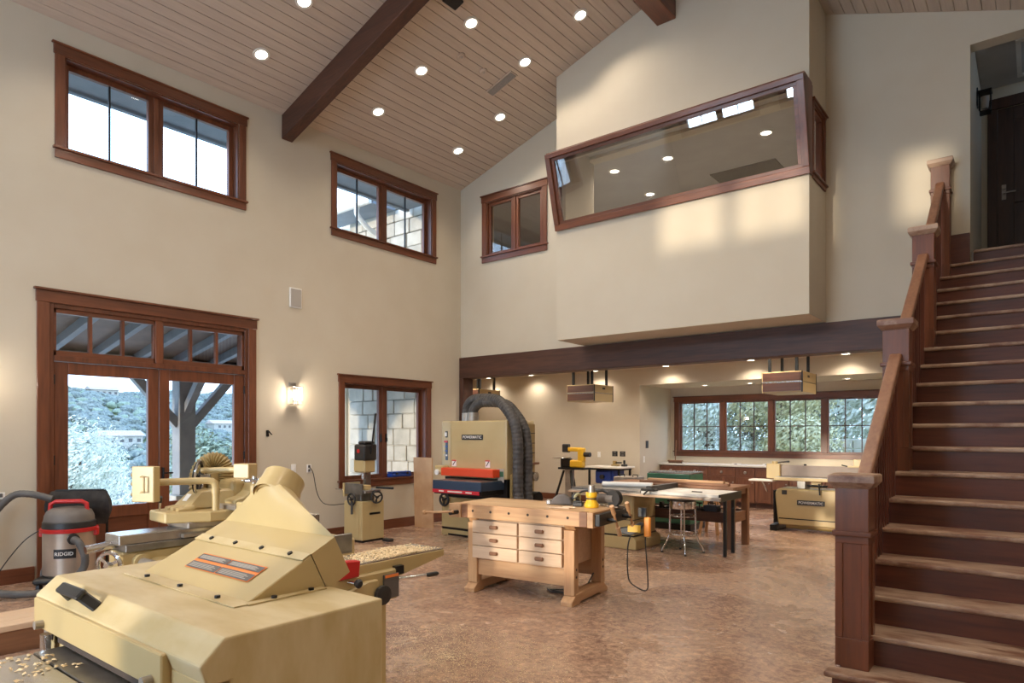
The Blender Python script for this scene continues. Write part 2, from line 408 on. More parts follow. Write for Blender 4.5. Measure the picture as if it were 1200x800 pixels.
# projecting box with the tilted office window
bx0, bx1, by = -5.81, -2.14, 8.44
mb = MB()
mb.box(bx0, bx1, by, by+.1, 3.04, 4.80)
mb.prism([(bx0, 5.80), (bx1, 5.80), (bx1, roof_z(bx1)+.05), (RX, RZ+.05), (bx0, roof_z(bx0)+.05)], 'Y', by, by+.1)
mb.box(bx0, bx0+.1, by+.1, YB, 3.04, 7.2)
for c in holes(by+.1, YB, 3.04, 7.1, [(8.60, 9.12, 4.78, 5.62)]): mb.box(bx1-.1, bx1, c[0], c[1], c[2], c[3])
mb.box(bx0+.1, bx1-.1, by+.1, YB, 3.04, 3.2)
struct(mb.build('wall_office_box', 'plaster', keep_origin=True))
# alcove under the upper floor, with its window recess
struct(MB().box(-12.2, -.98, 9.46, 13.4, 3.05, 3.2).box(-.98, 1.3, 10.4, 13.4, 3.05, 3.2).build('ceiling_alcove', 'plaster', keep_origin=True))
struct(B(-7.0, 1.2, 13.5, 15.0, 2.69, 2.9).build('ceiling_recess', 'plaster', keep_origin=True))
mb = MB(); mb.box(-12.2, -6.97, 13.4, 13.6, 0, 3.2); mb.box(-6.97, 1.3, 13.4, 13.5, 2.69, 3.2)
struct(mb.build('wall_alcove', 'plaster', keep_origin=True))
struct(B(-7.12, -6.97, 13.6, 15.2, 0, 2.8).build('wall_recess_left', 'plaster', keep_origin=True))
WA = (-6.76, -2.45, 1.19, 2.36)
mb = MB()
for c in holes(-7.0, 1.4, 0, 2.8, [WA]): mb.box(c[0], c[1], 15.0, 15.2, c[2], c[3])
struct(mb.build('wall_recess_back', 'plaster', keep_origin=True))
struct(MB().box(-12.2, -12.0, 9.2, 13.6, 0, 3.2).box(-12.2, -8.81, 9.27, 9.47, 0, 6.4).build('wall_wing', 'plaster', keep_origin=True))
struct(MB().box(1.2, 1.4, 9.46, 15.2, 0, 3.2).box(-.9, -.8, 9.5, 13.4, 0, 3.05).build('wall_alcove_right', 'plaster', keep_origin=True))
# upper office behind the glass and the upper hallway
struct(MB().box(-10.6, -.78, 9.44, 13.4, 3.2, 3.74).box(bx0+.1, bx1-.1, by+.1, 9.44, 3.2, 3.74).box(-.78, XR, 9.5, 11.5, 3.2, 3.74).build('floor_upper', 'plaster_grey', keep_origin=True))
struct(MB().box(-10.6, -.78, 9.44, 13.4, 6.1, 6.25).box(bx0+.1, bx1-.1, by+.1, 9.44, 6.1, 6.25).build('ceiling_office', 'plaster_grey', keep_origin=True))
struct(MB().box(-10.6, -.6, 13.2, 13.4, 3.7, 6.2).box(-10.7, -10.5, 9.44, 13.4, 3.7, 6.2).build('wall_office', 'plaster', keep_origin=True))
struct(MB().box(-.78, -.60, 9.44, 13.2, 3.7, 6.4).build('wall_hall', 'plaster', keep_origin=True))
struct(B(-.6, XR, 9.44, 11.4, 6.32, 6.5).build('ceiling_hall', 'plaster_grey', keep_origin=True))
mb = MB()
for c in holes(-.6, XR, 3.7, 6.4, [(-.42, .52, 3.74, 6.02)]): mb.box(c[0], c[1], 11.2, 11.4, c[2], c[3])
struct(mb.build('wall_hall_end', 'plaster', keep_origin=True))

# ---------------------------------------------------------------- baseboards
struct(B(XL, XL+.02, 5.05, 6.6, 0, .14).build('baseboard_left', 'trim_Y', bevel=.004))
struct(B(XL, XL+.02, 6.6, 9.19, 0, .16).build('baseboard_left_far', 'trim_Y', bevel=.004))
struct(B(XL, XL+.02, YR, 2.42, 0, .16).build('baseboard_left_near', 'trim_Y', bevel=.004))
struct(B(-12, -6.97, 13.38, 13.4, 0, .14).build('baseboard_alcove', 'trim_X', bevel=.004))

# ---------------------------------------------------------------- windows
def mapper(kind, p):
    """(u along the wall, d towards the room, w up) -> world box"""
    if kind == '+X': return lambda mb, u0, u1, d0, d1, w0, w1: mb.box(p+d0, p+d1, u0, u1, w0, w1)
    if kind == '-Y': return lambda mb, u0, u1, d0, d1, w0, w1: mb.box(u0, u1, p-d1, p-d0, w0, w1)
    if kind == '+Y': return lambda mb, u0, u1, d0, d1, w0, w1: mb.box(u0, u1, p+d0, p+d1, w0, w1)
def window(n, kind, p, op, nsash, vm, hm, casing=.10, head=.13, depth=.14, label=None, apron=.10, sashw=.06, mull=.06, gmat='pane_glass', handles=False):
    bx = mapper(kind, p); u0, u1, w0, w1 = op; H = 'trim_Y' if kind == '+X' else 'trim_X'
    mid = ((u0+u1)/2, w0)
    loc = (p, mid[0], w0) if kind == '+X' else (mid[0], p, w0)
    r = bpy.data.objects.new('window_%d' % n, None); COL.objects.link(r); r.location = loc; r['kind'] = 'structure'
    if label: r['label'] = label
    INFO[r.name] = Matrix.Translation(-Vector(loc))
    def part(name, mat, cells, par=r, bevel=.004):
        mb = MB()
        for c in cells: bx(mb, *c)
        return mb.build(name, mat, par, bevel=bevel)
    part('head_casing', H, [(u0-casing-.012, u1+casing+.012, 0, .026, w1+.0, w1+head-.02)])
    part('head_cap', H, [(u0-casing-.03, u1+casing+.03, 0, .045, w1+head-.02, w1+head)])
    for s in (0, 1):
        a = (u0-casing, u0) if s == 0 else (u1, u1+casing)
        part('casing', 'trim_Z', [(a[0], a[1], 0, .022, w0, w1)])
    part('sill', H, [(u0-casing-.02, u1+casing+.02, -depth, .045, w0-.025, w0+.002)])
    part('apron', H, [(u0-casing, u1+casing, 0, .022, w0-.025-apron, w0-.025)])
    part('jamb', 'trim_Z', [(u0, u0+.018, -depth-.06, 0, w0, w1), (u1-.018, u1, -depth-.06, 0, w0, w1), (u0+.018, u1-.018, -depth-.06, 0, w1-.018, w1)], bevel=0)
    u0i, u1i, w0i, w1i = u0+.018, u1-.018, w0+.002, w1-.018
    sw = (u1i-u0i-mull*(nsash-1))/nsash
    for k in range(nsash-1):
        a = u0i+(k+1)*sw+k*mull
        part('mullion', 'trim_Z', [(a, a+mull, -depth-.05, -depth+.035, w0i, w1i)])
    for k in range(nsash):
        a = u0i+k*(sw+mull); bq = a+sw
        s = part('sash', 'trim_Z', [(a, a+sashw, -depth-.04, -depth+.02, w0i, w1i), (bq-sashw, bq, -depth-.04, -depth+.02, w0i, w1i),
                                    (a+sashw, bq-sashw, -depth-.04, -depth+.02, w0i, w0i+sashw), (a+sashw, bq-sashw, -depth-.04, -depth+.02, w1i-sashw, w1i)], bevel=.003)
        pa, pb, pz0, pz1 = a+sashw, bq-sashw, w0i+sashw, w1i-sashw; mu = .018
        for i in range(1, vm): 
            x = pa+(pb-pa)*i/vm; part('muntin', 'black_metal' if kind == '+X' else 'beam_Z', [(x-mu/2, x+mu/2, -depth-.022, -depth+.006, pz0, pz1)], s, 0)
        for i in range(1, hm):
            z = pz0+(pz1-pz0)*i/hm; part('muntin', 'beam_Z', [(pa, pb, -depth-.022, -depth+.006, z-mu/2, z+mu/2)], s, 0)
        for i in range(vm):
            for j in range(hm):
                part('pane', gmat, [(pa+(pb-pa)*i/vm, pa+(pb-pa)*(i+1)/vm, -depth-.012, -depth-.006, pz0+(pz1-pz0)*j/hm, pz0+(pz1-pz0)*(j+1)/hm)], s, 0)
        if handles:
            x = a+sashw*.5 if k else bq-sashw*.5
            part('handle', 'black_metal', [(x-.012, x+.012, -depth+.02, -depth+.045, w0+.60, w0+.74), (x-.01, x+.01, -depth+.045, -depth+.06, w0+.61, w0+.67)], s)
    return r
window(1, '+X', XL, W1, 2, 2, 1, label='high two-sash window near the front of the left wall')
window(2, '+X', XL, W2, 2, 2, 1, label='high two-sash window of the left wall next to the corner')
window(3, '+X', XL, W3, 2, 1, 1, label='low casement window with deep sill on the left wall', handles=True, casing=.11)
window(4, '-Y', YB, WB, 2, 1, 1, label='small interior window of the upper office beside the tilted glass', depth=.05, gmat='office_glass', sashw=.05, casing=.11)
window(5, '-Y', 15.0, WA, 4, 3, 2, label='long window band of four gridded sashes over the counter', casing=.11, mull=.11, sashw=.025, depth=.08)
window(6, '+Y', YR, R1, 2, 2, 1); window(7, '+Y', YR, R2, 2, 2, 1); window(8, '+Y', YR, R3, 3, 2, 3); window(11, '+Y', YR, R4, 1, 1, 1)
# side window of the office box
window(9, '+X', bx1, (8.60, 9.12, 4.78, 5.62), 1, 1, 1, label='narrow side window of the projecting office box', casing=.05, head=.05, depth=.03, apron=.05, sashw=.035)
# tilted window
r = bpy.data.objects.new('window_10', None); COL.objects.link(r); r.location = (-4, by, 4.78); r['kind'] = 'structure'; r['label'] = 'large tilted observation window with wooden frame leaning out over the shop'
INFO[r.name] = Matrix.Translation(-Vector((-4, by, 4.78)))
TZ0, TZ1, TO = 4.72, 5.80, .285
def tq(u, s, d):   # u along X, s 0..1 up the pane, d outward
    L = math.hypot(TO, TZ1-TZ0); ny, nz = -(TZ1-TZ0)/L, -TO/L
    return Vector((u, by-TO*s+ny*d, TZ0+(TZ1-TZ0)*s+nz*d))
def tbox(u0, u1, s0, s1, d0, d1):
    vs = [tq(u, s, d) for d in (d0, d1) for u, s in ((u0, s0), (u1, s0), (u1, s1), (u0, s1))]
    return MB().add(vs, [(0,3,2,1),(4,5,6,7),(0,1,5,4),(1,2,6,5),(2,3,7,6),(3,0,4,7)])
fx0, fx1 = bx0-.0, bx1+.02
fr = .085
tbox(fx0, fx1, 0, fr*.9, -.03, .05).build('frame_bottom', 'trim_X', r, bevel=.005)
tbox(fx0, fx1, 1-fr*.7, 1, -.03, .05).build('frame_top', 'trim_X', r, bevel=.005)
tbox(fx0, fx0+fr, fr*.9, 1-fr*.7, -.03, .05).build('frame_side', 'trim_Z', r, bevel=.005)
tbox(fx1-fr, fx1, fr*.9, 1-fr*.7, -.03, .05).build('frame_side', 'trim_Z', r, bevel=.005)
i = .04
for a in ((fx0+fr, fx1-fr, fr*.9, fr*.9+i), (fx0+fr, fx1-fr, 1-fr*.7-i, 1-fr*.7), (fx0+fr, fx0+fr+.05, fr*.9+i, 1-fr*.7-i), (fx1-fr-.05, fx1-fr, fr*.9+i, 1-fr*.7-i)):
    tbox(*a, -.04, .015).build('stop_bead', 'trim_X', r, bevel=.003)
tbox(fx0+fr, fx1-fr, fr*.9, 1-fr*.7, -.012, -.004).build('pane', 'office_glass', r)
for x in (bx1-.02, bx0):      # wooden cheeks that close the wedge, and its top board
    MB().prism([(by-.0, TZ0), (by-TO, TZ1), (by+.08, TZ1), (by+.08, TZ0)], 'X', x, x+.04).build('cheek', 'trim_Z', r)
B(bx0, bx1+.02, by-TO, by+.05, TZ1, TZ1+.025).build('top_board', 'trim_X', r)
# French door with transom
d = bpy.data.objects.new('door_1', None); COL.objects.link(d); d.location = (XL, 3.735, 0); d['kind'] = 'structure'; d['label'] = 'French door with glazed leaves and a six-light transom on the left wall'
INFO[d.name] = Matrix.Translation(-Vector((XL, 3.735, 0)))
bx = mapper('+X', XL)
def dp(name, mat, cells, par=d, bevel=.004):
    mb = MB()
    for c in cells: bx(mb, *c)
    return mb.build(name, mat, par, bevel=bevel)
y0, y1, zt = DOOR[0], DOOR[1], DOOR[3]
dp('head_casing', 'trim_Y', [(y0-.13, y1+.13, 0, .028, zt, zt+.13)]); dp('head_cap', 'trim_Y', [(y0-.15, y1+.15, 0, .05, zt+.13, zt+.155)])
for a in ((y0-.12, y0), (y1, y1+.12)): dp('casing', 'trim_Z', [(a[0], a[1], 0, .024, 0, zt)])
dp('jamb', 'trim_Z', [(y0, y0+.045, -.2, .004, 0, zt), (y1-.045, y1, -.2, .004, 0, zt), (y0+.045, y1-.045, -.2, .004, zt-.05, zt), (y0+.045, y1-.045, -.2, .012, 2.41, 2.47)], bevel=.003)
ym = (y0+y1)/2
for k in range(2):
    a, bq = (y0+.045, ym-.03) if k == 0 else (ym+.03, y1-.045)
    s = dp('transom_sash', 'trim_Y', [(a, a+.03, -.09, -.02, 2.47, 3.0), (bq-.03, bq, -.09, -.02, 2.47, 3.0), (a, bq, -.09, -.02, 2.47, 2.53), (a, bq, -.09, -.02, 2.95, 3.0)], bevel=.003)
    for i in range(3):
        u = a+.03+(bq-a-.06)*i/3; v = a+.03+(bq-a-.06)*(i+1)/3
        dp('pane', 'pane_glass', [(u, v, -.06, -.054, 2.53, 2.95)], s, 0)
        if i: dp('muntin', 'trim_Z', [(u-.016, u+.016, -.085, -.03, 2.53, 2.95)], s, 0)
dp('transom_post', 'trim_Z', [(ym-.045, ym+.045, -.1, .0, 2.47, 3.0)])
for k in range(2):
    a, bq = (y0+.05, ym-.004) if k == 0 else (ym+.004, y1-.05)
    sl, sr = (.14, .125) if k == 0 else (.125, .14)
    l = dp('leaf', 'trim_Z', [(a, a+sl, -.07, -.015, .02, 2.405), (bq-sr, bq, -.07, -.015, .02, 2.405), (a+sl, bq-sr, -.07, -.015, 2.27, 2.405),
                               (a+sl, bq-sr, -.07, -.015, .61, .75), (a+sl, bq-sr, -.07, -.015, .02, .22)], bevel=.004)
    dp('panel', 'trim_Y', [(a+sl, bq-sr, -.06, -.035, .22, .61)], l, 0)
    dp('pane', 'pane_glass', [(a+sl, bq-sr, -.046, -.04, .75, 2.27)], l, 0)
    for z in (.3, 1.25, 2.15):
        u = a-.012 if k == 0 else bq-.006
        dp('hinge', 'black_metal', [(u, u+.018, -.02, .004, z, z+.11)], l)
dp('lever', 'black_metal', [(ym+.03, ym+.05, -.015, .03, 1.0, 1.18), (ym+.035, ym+.15, .03, .045, 1.1, 1.12)])
# upper hallway door
d2 = bpy.data.objects.new('door_2', None); COL.objects.link(d2); d2.location = (.05, 11.2, 3.74); d2['kind'] = 'structure'; d2['label'] = 'dark panelled door at the head of the stairs'
INFO[d2.name] = Matrix.Translation(-Vector((.05, 11.2, 3.74)))
B(-.42, .52, 11.24, 11.28, 3.74, 6.02).build('leaf', 'door_dark', d2)
for c in ((-.42, -.24, 3.74, 6.02), (.34, .52, 3.74, 6.02), (-.24, .34, 5.84, 6.02), (-.24, .34, 4.72, 4.86), (-.24, .34, 3.74, 3.98)):
    B(c[0], c[1], 11.215, 11.24, c[2], c[3]).build('rail', 'door_dark', d2, bevel=.004)
for c in ((-.53, -.42, 3.74, 6.02), (.52, .58, 3.74, 6.02)): B(c[0], c[1], 11.17, 11.2, c[2], c[3]).build('casing', 'door_dark', d2, bevel=.004)
B(-.56, .58, 11.16, 11.2, 6.02, 6.16).build('head_casing', 'door_dark', d2, bevel=.004)
MB().box(-.375, -.325, 11.2, 11.215, 4.78, 4.98).cyl((-.35, 11.215, 4.93), (-.35, 11.17, 4.93), .02).cyl((-.35, 11.16, 4.86), (-.22, 11.16, 4.86), .01).cyl((-.35, 11.21, 4.86), (-.35, 11.155, 4.86), .012).build('lever_handle', 'galvanised', d2)

# ---------------------------------------------------------------- recessed downlights
def downlight(loc, n, label, e, ang=2.3, group='recessed ceiling downlights', rad=.075):
    t = thing('downlight', label, 'ceiling light', loc, 0, group)
    c = Vector(loc); n = Vector(n).normalized()
    MB().lathe([(rad, .0), (rad+.03, .0), (rad+.03, .012), (rad, .014)], c, n, 20, cap=False).build('trim_ring', 'white_paint', t, smooth=True)
    MB().lathe([(.001, .004), (rad, .004), (rad, .008), (.001, .008)], c, n, 20).build('lens', 'lamp_lens', t)
    lamp('downlight_bulb', 'SPOT', c+n*.03, e, t, r=.07, angle=ang, direction=n)
    return t
nL, nR = (math.sin(aL), 0, -math.cos(aL)), (math.sin(aR), 0, -math.cos(aR))
def onL(x, y): return (x, y, roof_z(x)+.003)
row = {4.65: 'in front of the dark rafter beam', 6.57: 'in the row just behind the rafter beam', 8.33: 'in the last row by the back wall', 7.75: 'beside the ceiling vent'}
colw = {-7.78: 'lowest on the left slope', -6.85: 'halfway up the left slope', -5.9: 'high on the left slope', -4.94: 'highest on the left slope'}
for x, y in ((-6.85, 4.65), (-7.78, 4.65), (-7.78, 6.57), (-6.85, 6.57), (-5.9, 6.57), (-7.78, 8.33), (-6.85, 8.33), (-5.9, 7.75), (-4.94, 7.75), (-5.9, 4.65), (-4.94, 6.57)):
    downlight(onL(x, y), nL, 'round recessed light %s, %s' % (colw[x], row[y]), E_HIGH)
for x in (-7.78, -5.9):  # unseen downlights added behind the viewer to light the room
    for y in (2.75, .85, -1.1): downlight(onL(x, y), nL, 'recessed light added on the left slope, unseen behind the viewer', E_HIGH*1.3, group='added unseen ceiling lights')
for x in (-2.3, -.35):  # more unseen downlights, added on the right slope for room light
    for y in (6.57, 4.65, 2.75, .85, -1.1): downlight(onL(x, y), nR, 'recessed light added on the right slope, unseen above the viewer', E_HIGH*1.2, group='added unseen ceiling lights')
for k, x in enumerate((-11.17, -9.79, -7.95, -6.2, -4.4, -2.7)):
    downlight((x, 13.1, 3.05), (0, 0, -1), ['recessed alcove light at far left above the sander hose', 'recessed alcove light left of the middle air cleaner', 'recessed alcove light behind the middle air cleaner', 'recessed alcove light over the corner of the window recess', 'recessed alcove light left of the right air cleaner', 'recessed alcove light beside the stair newel'][k], E_LOW, 2.5)
for y in (10.2, 11.7):  # unseen rows added above the header beam to brighten the alcove
    for x in (-9.6, -7.4, -5.3, -3.2, -1.6):
        downlight((x, y, 3.05), (0, 0, -1), 'added alcove light, unseen above the header beam', E_LOW*2.5, 2.6, 'added unseen alcove lights')
for k, x in enumerate((-5.82, -4.82, -2.92)):
    downlight((x, 14.3, 2.69), (0, 0, -1), ['recessed light over the left end of the counter', 'recessed light over the counter left of the right air cleaner', 'recessed light over the right end of the counter by the stair rail'][k], E_LOW*1.0, 2.5, rad=.065)
for k, (x, y) in enumerate(((-4.72, 10.05), (-5.67, 9.98), (-5.69, 11.35), (-3.17, 10.11), (-7.6, 11.0))):
    downlight((x, y, 6.1), (0, 0, -1), ['office ceiling light in the middle of the tilted window', 'office ceiling light at the left of the tilted window', 'lowest office ceiling light seen through the tilted window', 'office ceiling light at the right of the tilted window', 'office ceiling light seen through the small interior window'][k], 85, 2.6)
# ================================================================ staircase
t = thing('staircase', 'straight wooden staircase with box newels rising to the upper hallway', 'staircase', (-.2, 4.25, 0))
RISE, RUN, SY = .187, .27, 4.25
NX = -.872
for i in range(1, 21):
    y = SY+(i-1)*RUN; z = RISE*i
    x0 = -1.0 if i == 1 else -.965
    if i < 20: B(x0, XR, y, y+RUN+.04, z-.035, z).build('tread', 'tread', t, bevel=.012, seg=2)
    else: B(x0 if y < 9.2 else -.58, XR, y, y+RUN, z-.035, z).build('tread', 'tread', t, bevel=.012, seg=2)
    B(-.95 if y < 9.2 else -.58, XR, y+.025, y+.045, z-RISE, z-.035).build('riser', 'stair_X', t)
MB().prism([(SY+.05, 0), (SY+.05, RISE-.05), (9.15, RISE*19-.06), (9.15, RISE*19-.5), (SY+.9, 0)], 'X', -.962, -.93).build('stringer', 'stair_Y', t)
def newel(y, zb, zt):
    h = .0925; mb = MB(); z1 = zt-.055
    p = MB().box(NX-h+.012, NX+h-.012, y-h+.012, y+h-.012, zb, z1-.33).build('newel_post', 'trim_Z', t)
    MB().box(NX-h, NX+h, y-h, y+h, z1-.29, z1).build('head', 'trim_Z', p, bevel=.004)
    w = .042
    for sx in (-1, 1):
        for sy in (-1, 1): B(NX+sx*h, NX+sx*(h-w), y+sy*h, y+sy*(h-w), zb+.18, z1-.36).build('stile', 'trim_Z', p, bevel=.003)
    B(NX-h, NX+h, y-h, y+h, zb, zb+.18).build('plinth', 'trim_Z', p, bevel=.003)
    B(NX-h, NX+h, y-h, y+h, z1-.36, z1-.315).build('frieze', 'trim_X', p, bevel=.003)
    B(NX-h-.016, NX+h+.016, y-h-.016, y+h+.016, z1-.318, z1-.285).build('collar', 'trim_X', p, bevel=.008, seg=2)
    e = h+.035
    MB().rings([[(NX+a*r, y+b2*r, z) for a, b2 in ((-1, -1), (1, -1), (1, 1), (-1, 1))] for r, z in ((h+.006, z1-.03), (e, z1+.008), (e, zt-.008), (e-.01, zt))]).build('cap', 'tread', p, bevel=.003)
    return p
NW = [(4.478, RISE, 1.355), (6.06, RISE*7, 2.505), (7.66, RISE*13, 3.63), (9.115, RISE*18, 4.76)]
for n in NW: newel(*n)
for k in range(3):
    (ya, za, ta), (yb, zb, tb) = NW[k], NW[k+1]
    a = Vector((NX, ya+.08, ta-.20)); b2 = Vector((NX, yb-.085, tb-.30))
    s = (b2.z-a.z)/(b2.y-a.y)
    a.z = b2.z-s*(b2.y-a.y)
    MB().bar(a, b2, .085, .07).build('handrail', 'rail_Y', t, bevel=.012, seg=2)
    y = ya+.16
    while y < yb-.13:
        i = int((y-SY)/RUN)+1; zt2 = a.z+s*(y-a.y)-.03
        B(NX-.019, NX+.019, y-.019, y+.019, RISE*i, zt2).build('baluster', 'stair_Z', t)
        y += .09
B(-.97, -.60, 9.18, 9.236, RISE*19-.05, RISE*20+.16).build('skirting', 'stair_X', t, bevel=.004)

# ================================================================ wall things
def plate(name, label, cat, c, kind, w=.075, h=.12, mat='white_plastic', holes=1):
    t = thing(name, label, cat, c)
    d = .008
    def bb(u0, u1, d0, d1, z0, z1): 
        return B(c[0]+d0, c[0]+d1, c[1]+u0, c[1]+u1, c[2]+z0, c[2]+z1) if kind == '+X' else B(c[0]+u0, c[0]+u1, c[1]-d1, c[1]-d0, c[2]+z0, c[2]+z1)
    bb(-w/2, w/2, 0, d, 0, h).build('cover', mat, t, bevel=.003)
    for k in range(holes):
        z = h*(k+.5)/holes; q = 'label_grey' if holes > 1 else mat
        bb(-w*.22, w*.22, d, d+.004, z-h*.16, z+h*.16).build('socket' if holes > 1 else 'rocker', q, t)
    return t
plate('light_switch', 'white switch plate on left wall beside the sconce, left of the outlet', 'switch', (XL, 5.632, 1.03), '+X', .08, .12)
plate('power_outlet', 'white outlet with a plugged black cord on the left wall', 'outlet', (XL, 5.894, 1.02), '+X', .08, .12, holes=2)
plate('power_outlet', 'white outlet plate at the left edge, low on the wall beside the vacuum', 'outlet', (XL, 2.12, .86), '+X', .08, .12, holes=2)
plate('light_switch', 'white switch plate on the alcove wall above the blue saw', 'switch', (-8.02, 13.4, 1.05), '-Y', .08, .13)
plate('power_outlet', 'black double outlet on alcove wall, left one of the pair', 'outlet', (-7.60, 13.4, 1.08), '-Y', .14, .12, 'black_plastic', 2)
plate('power_outlet', 'black double outlet on alcove wall, right one of the pair', 'outlet', (-7.40, 13.4, 1.08), '-Y', .14, .12, 'black_plastic', 2)
plate('thermostat', 'black wall control panel on the white recess side wall', 'control', (-6.97, 13.75, 1.27), '+X', .13, .17, 'black_plastic')
plate('light_switch', 'white switch plate under the black control panel', 'switch', (-6.97, 13.60, .95), '+X', .07, .14)
t = thing('wall_hook', 'small black hook fixture on left wall between door and sconce', 'hook', (XL, 5.206, 1.56))
MB().box(XL, XL+.01, 5.19, 5.23, 1.56, 1.65).build('cover', 'black_metal', t); MB().tube([(XL+.01, 5.21, 1.63), (XL+.05, 5.21, 1.63), (XL+.055, 5.23, 1.60), (XL+.05, 5.25, 1.59)], .008).build('hook', 'black_metal', t)
t = thing('loudspeaker', 'pale rectangular wall speaker above the lit sconce', 'speaker', (XL, 5.66, 3.45))
B(XL, XL+.02, 5.56, 5.76, 3.45, 3.74).build('frame', 'white_plastic', t, bevel=.004); B(XL+.02, XL+.026, 5.575, 5.745, 3.465, 3.725).build('grille', 'label_print', t)
# power cord of the outlet
def sconce(c, label, lit=True, dim=False):
    t = thing('lantern_sconce', label, 'wall lamp', (c[0], c[1], c[2]-.14))
    x, y, z = c; fm = 'galvanised' if lit else 'black_metal'
    B(x, x+.015, y-.055, y+.055, z-.04, z+.19).build('back_plate', fm, t, bevel=.003)
    B(x+.015, x+.16, y-.09, y+.09, z+.115, z+.13).build('top_plate', fm, t, bevel=.003)
    B(x+.03, x+.145, y-.075, y+.075, z-.14, z-.125).build('bottom_plate', fm, t, bevel=.003)
    for sx in (x+.03, x+.145):
        for sy in (-.078, .078): B(sx-.006, sx+.006, y+sy-.006, y+sy+.006, z-.125, z+.115).build('corner_bar', fm, t)
    for sy in (-.03, ): B(x+.142, x+.15, y+sy-.004, y+sy+.004, z-.125, z+.115).build('face_bar', fm, t)
    B(x+.142, x+.15, y-.075, y+.075, z-.085, z-.077).build('face_bar', fm, t)
    MB().lathe([(.001, -.08), (.035, -.08), (.045, 0), (.035, .07), (.001, .08)], (x+.085, y, z), n=14).build('globe', 'sconce_glow' if lit else 'label_print', t, smooth=True)
    if lit: lamp('sconce_bulb', 'POINT', (x+.17, y, z), 15, t, r=.06)
    return t
sconce((XL, 5.607, 2.16), 'lit lantern sconce between the French door and the low window')
sconce((XL, 1.80, 2.16), 'lit lantern sconce left of the French door')
t = sconce((-.60, 10.3, 5.80), 'unlit dark lantern sconce in the upper hallway beside the door', False)
# ceiling fixtures
def ceil_part(mb, name, mat, par, bevel=0):
    return mb.build(name, mat, par, bevel=bevel)
Rl = Matrix.Rotation(-aL, 3, 'Y')
c = Vector((-6.37, 7.78, roof_z(-6.37)))
t = thing('ceiling_vent', 'grey slotted air vent in the plank ceiling among the downlights', 'vent', tuple(c))
nv = Vector(nL)
MB().cbox(c+nv*.006, (.52, .17, .012), Rl).build('frame', 'plank_paint', t)
MB().cbox(c+nv*.010, (.48, .13, .012), Rl).build('core', 'label_grey', t)
for k in range(7): MB().cbox(c+nv*.017+Vector((0, -.054+k*.018, 0)), (.48, .007, .006), Rl).build('slat', 'label_print', t)
for (x, y, lab) in ((-6.35, 6.86, 'small square detector on the plank ceiling near the vent'), (-6.36, 7.35, 'small round smoke detector between the vent and the square one')):
    c = Vector((x, y, roof_z(x))); t = thing('smoke_detector', lab, 'detector', tuple(c))
    MB().lathe([(.06, 0), (.06, .015), (.045, .03)], c, nL, 18).build('body', 'plank_paint', t, smooth=True)
    MB().lathe([(.02, .03), (.015, .035)], c, nL, 12).build('sensor', 'label_print', t)
c = Vector((-5.72, 6.02, roof_z(-5.72)))
t = thing('ceiling_spotlight', 'black boxy spotlight hanging from the ceiling at the top edge', 'spotlight', tuple(c))
MB().cyl(c, c-Vector((0, 0, .08)), .012).build('stem', 'black_metal', t); MB().cbox(c-Vector((0, 0, .10)), (.16, .24, .09), Rl).build('housing', 'black_metal', t, bevel=.01)
B(-4.45, -3.35, 11.15, 11.75, 6.085, 6.1).build('office_ceiling_panel', 'label_grey'); tag(bpy.data.objects['office_ceiling_panel'], 'dark flat ceiling panel inside the office, lower right of tilted glass', 'panel')  # flat dark rectangle under the office ceiling
t = thing('hall_hatch', 'framed ceiling hatch in the dark upper hallway', 'hatch', (.2, 10.4, 6.30))
B(-.15, .5, 10.0, 10.9, 6.30, 6.32).build('panel', 'plaster_grey', t); 
for cc in ((-.2, .55, 9.93, 10.0), (-.2, .55, 10.9, 10.97), (-.2, -.15, 10.0, 10.9), (.5, .55, 10.0, 10.9)): B(cc[0], cc[1], cc[2], cc[3], 6.285, 6.32).build('frame', 'white_paint', t)
# hanging air cleaners
def cleaner(x0, y0, z0, label, w=.62, dd=.70, h=.32):
    t = thing('air_cleaner', label, 'air cleaner', (x0, y0, z0), 0, 'air cleaners hung in the alcove')
    b0 = B(x0, x0+w, y0, y0+dd, z0, z0+h).build('body', 'tan', t, bevel=.006)
    for k in (0, 1):
        B(x0+.02, x0+w-.02, y0-.012, y0, z0+.02+k*h/2, z0+h/2-.015+k*h/2).build('filter', 'beam_X', b0)
    B(x0-.004, x0+w+.004, y0-.016, y0+dd+.004, z0+h*.48, z0+h*.52).build('band', 'steel', t)
    B(x0+w, x0+w+.004, y0+.3, y0+.4, z0+h*.74, z0+h*.84).build('switch', 'black_plastic', t)
    B(x0+w-.012, x0+w+.006, y0-.006, y0+.012, z0, z0+h).build('corner_trim', 'black_metal', t); B(x0+w-.012, x0+w+.006, y0+dd-.012, y0+dd+.006, z0, z0+h).build('corner_trim', 'black_metal', t)
    for sx in (.1, w-.1):
        for sy in (.08, dd-.08): B(x0+sx-.02, x0+sx+.02, y0+sy-.02, y0+sy+.02, z0+h, 3.05).build('hanger', 'black_metal', t)
    return t
cleaner(-9.97, 10.66, 2.24, 'tan air cleaner hung at the left above the sander hoses')
cleaner(-7.19, 10.80, 2.22, 'tan air cleaner hung in the middle of the alcove')
cleaner(-3.36, 10.5, 2.23, 'tan air cleaner hung at the right before the gridded window', .60, .8)
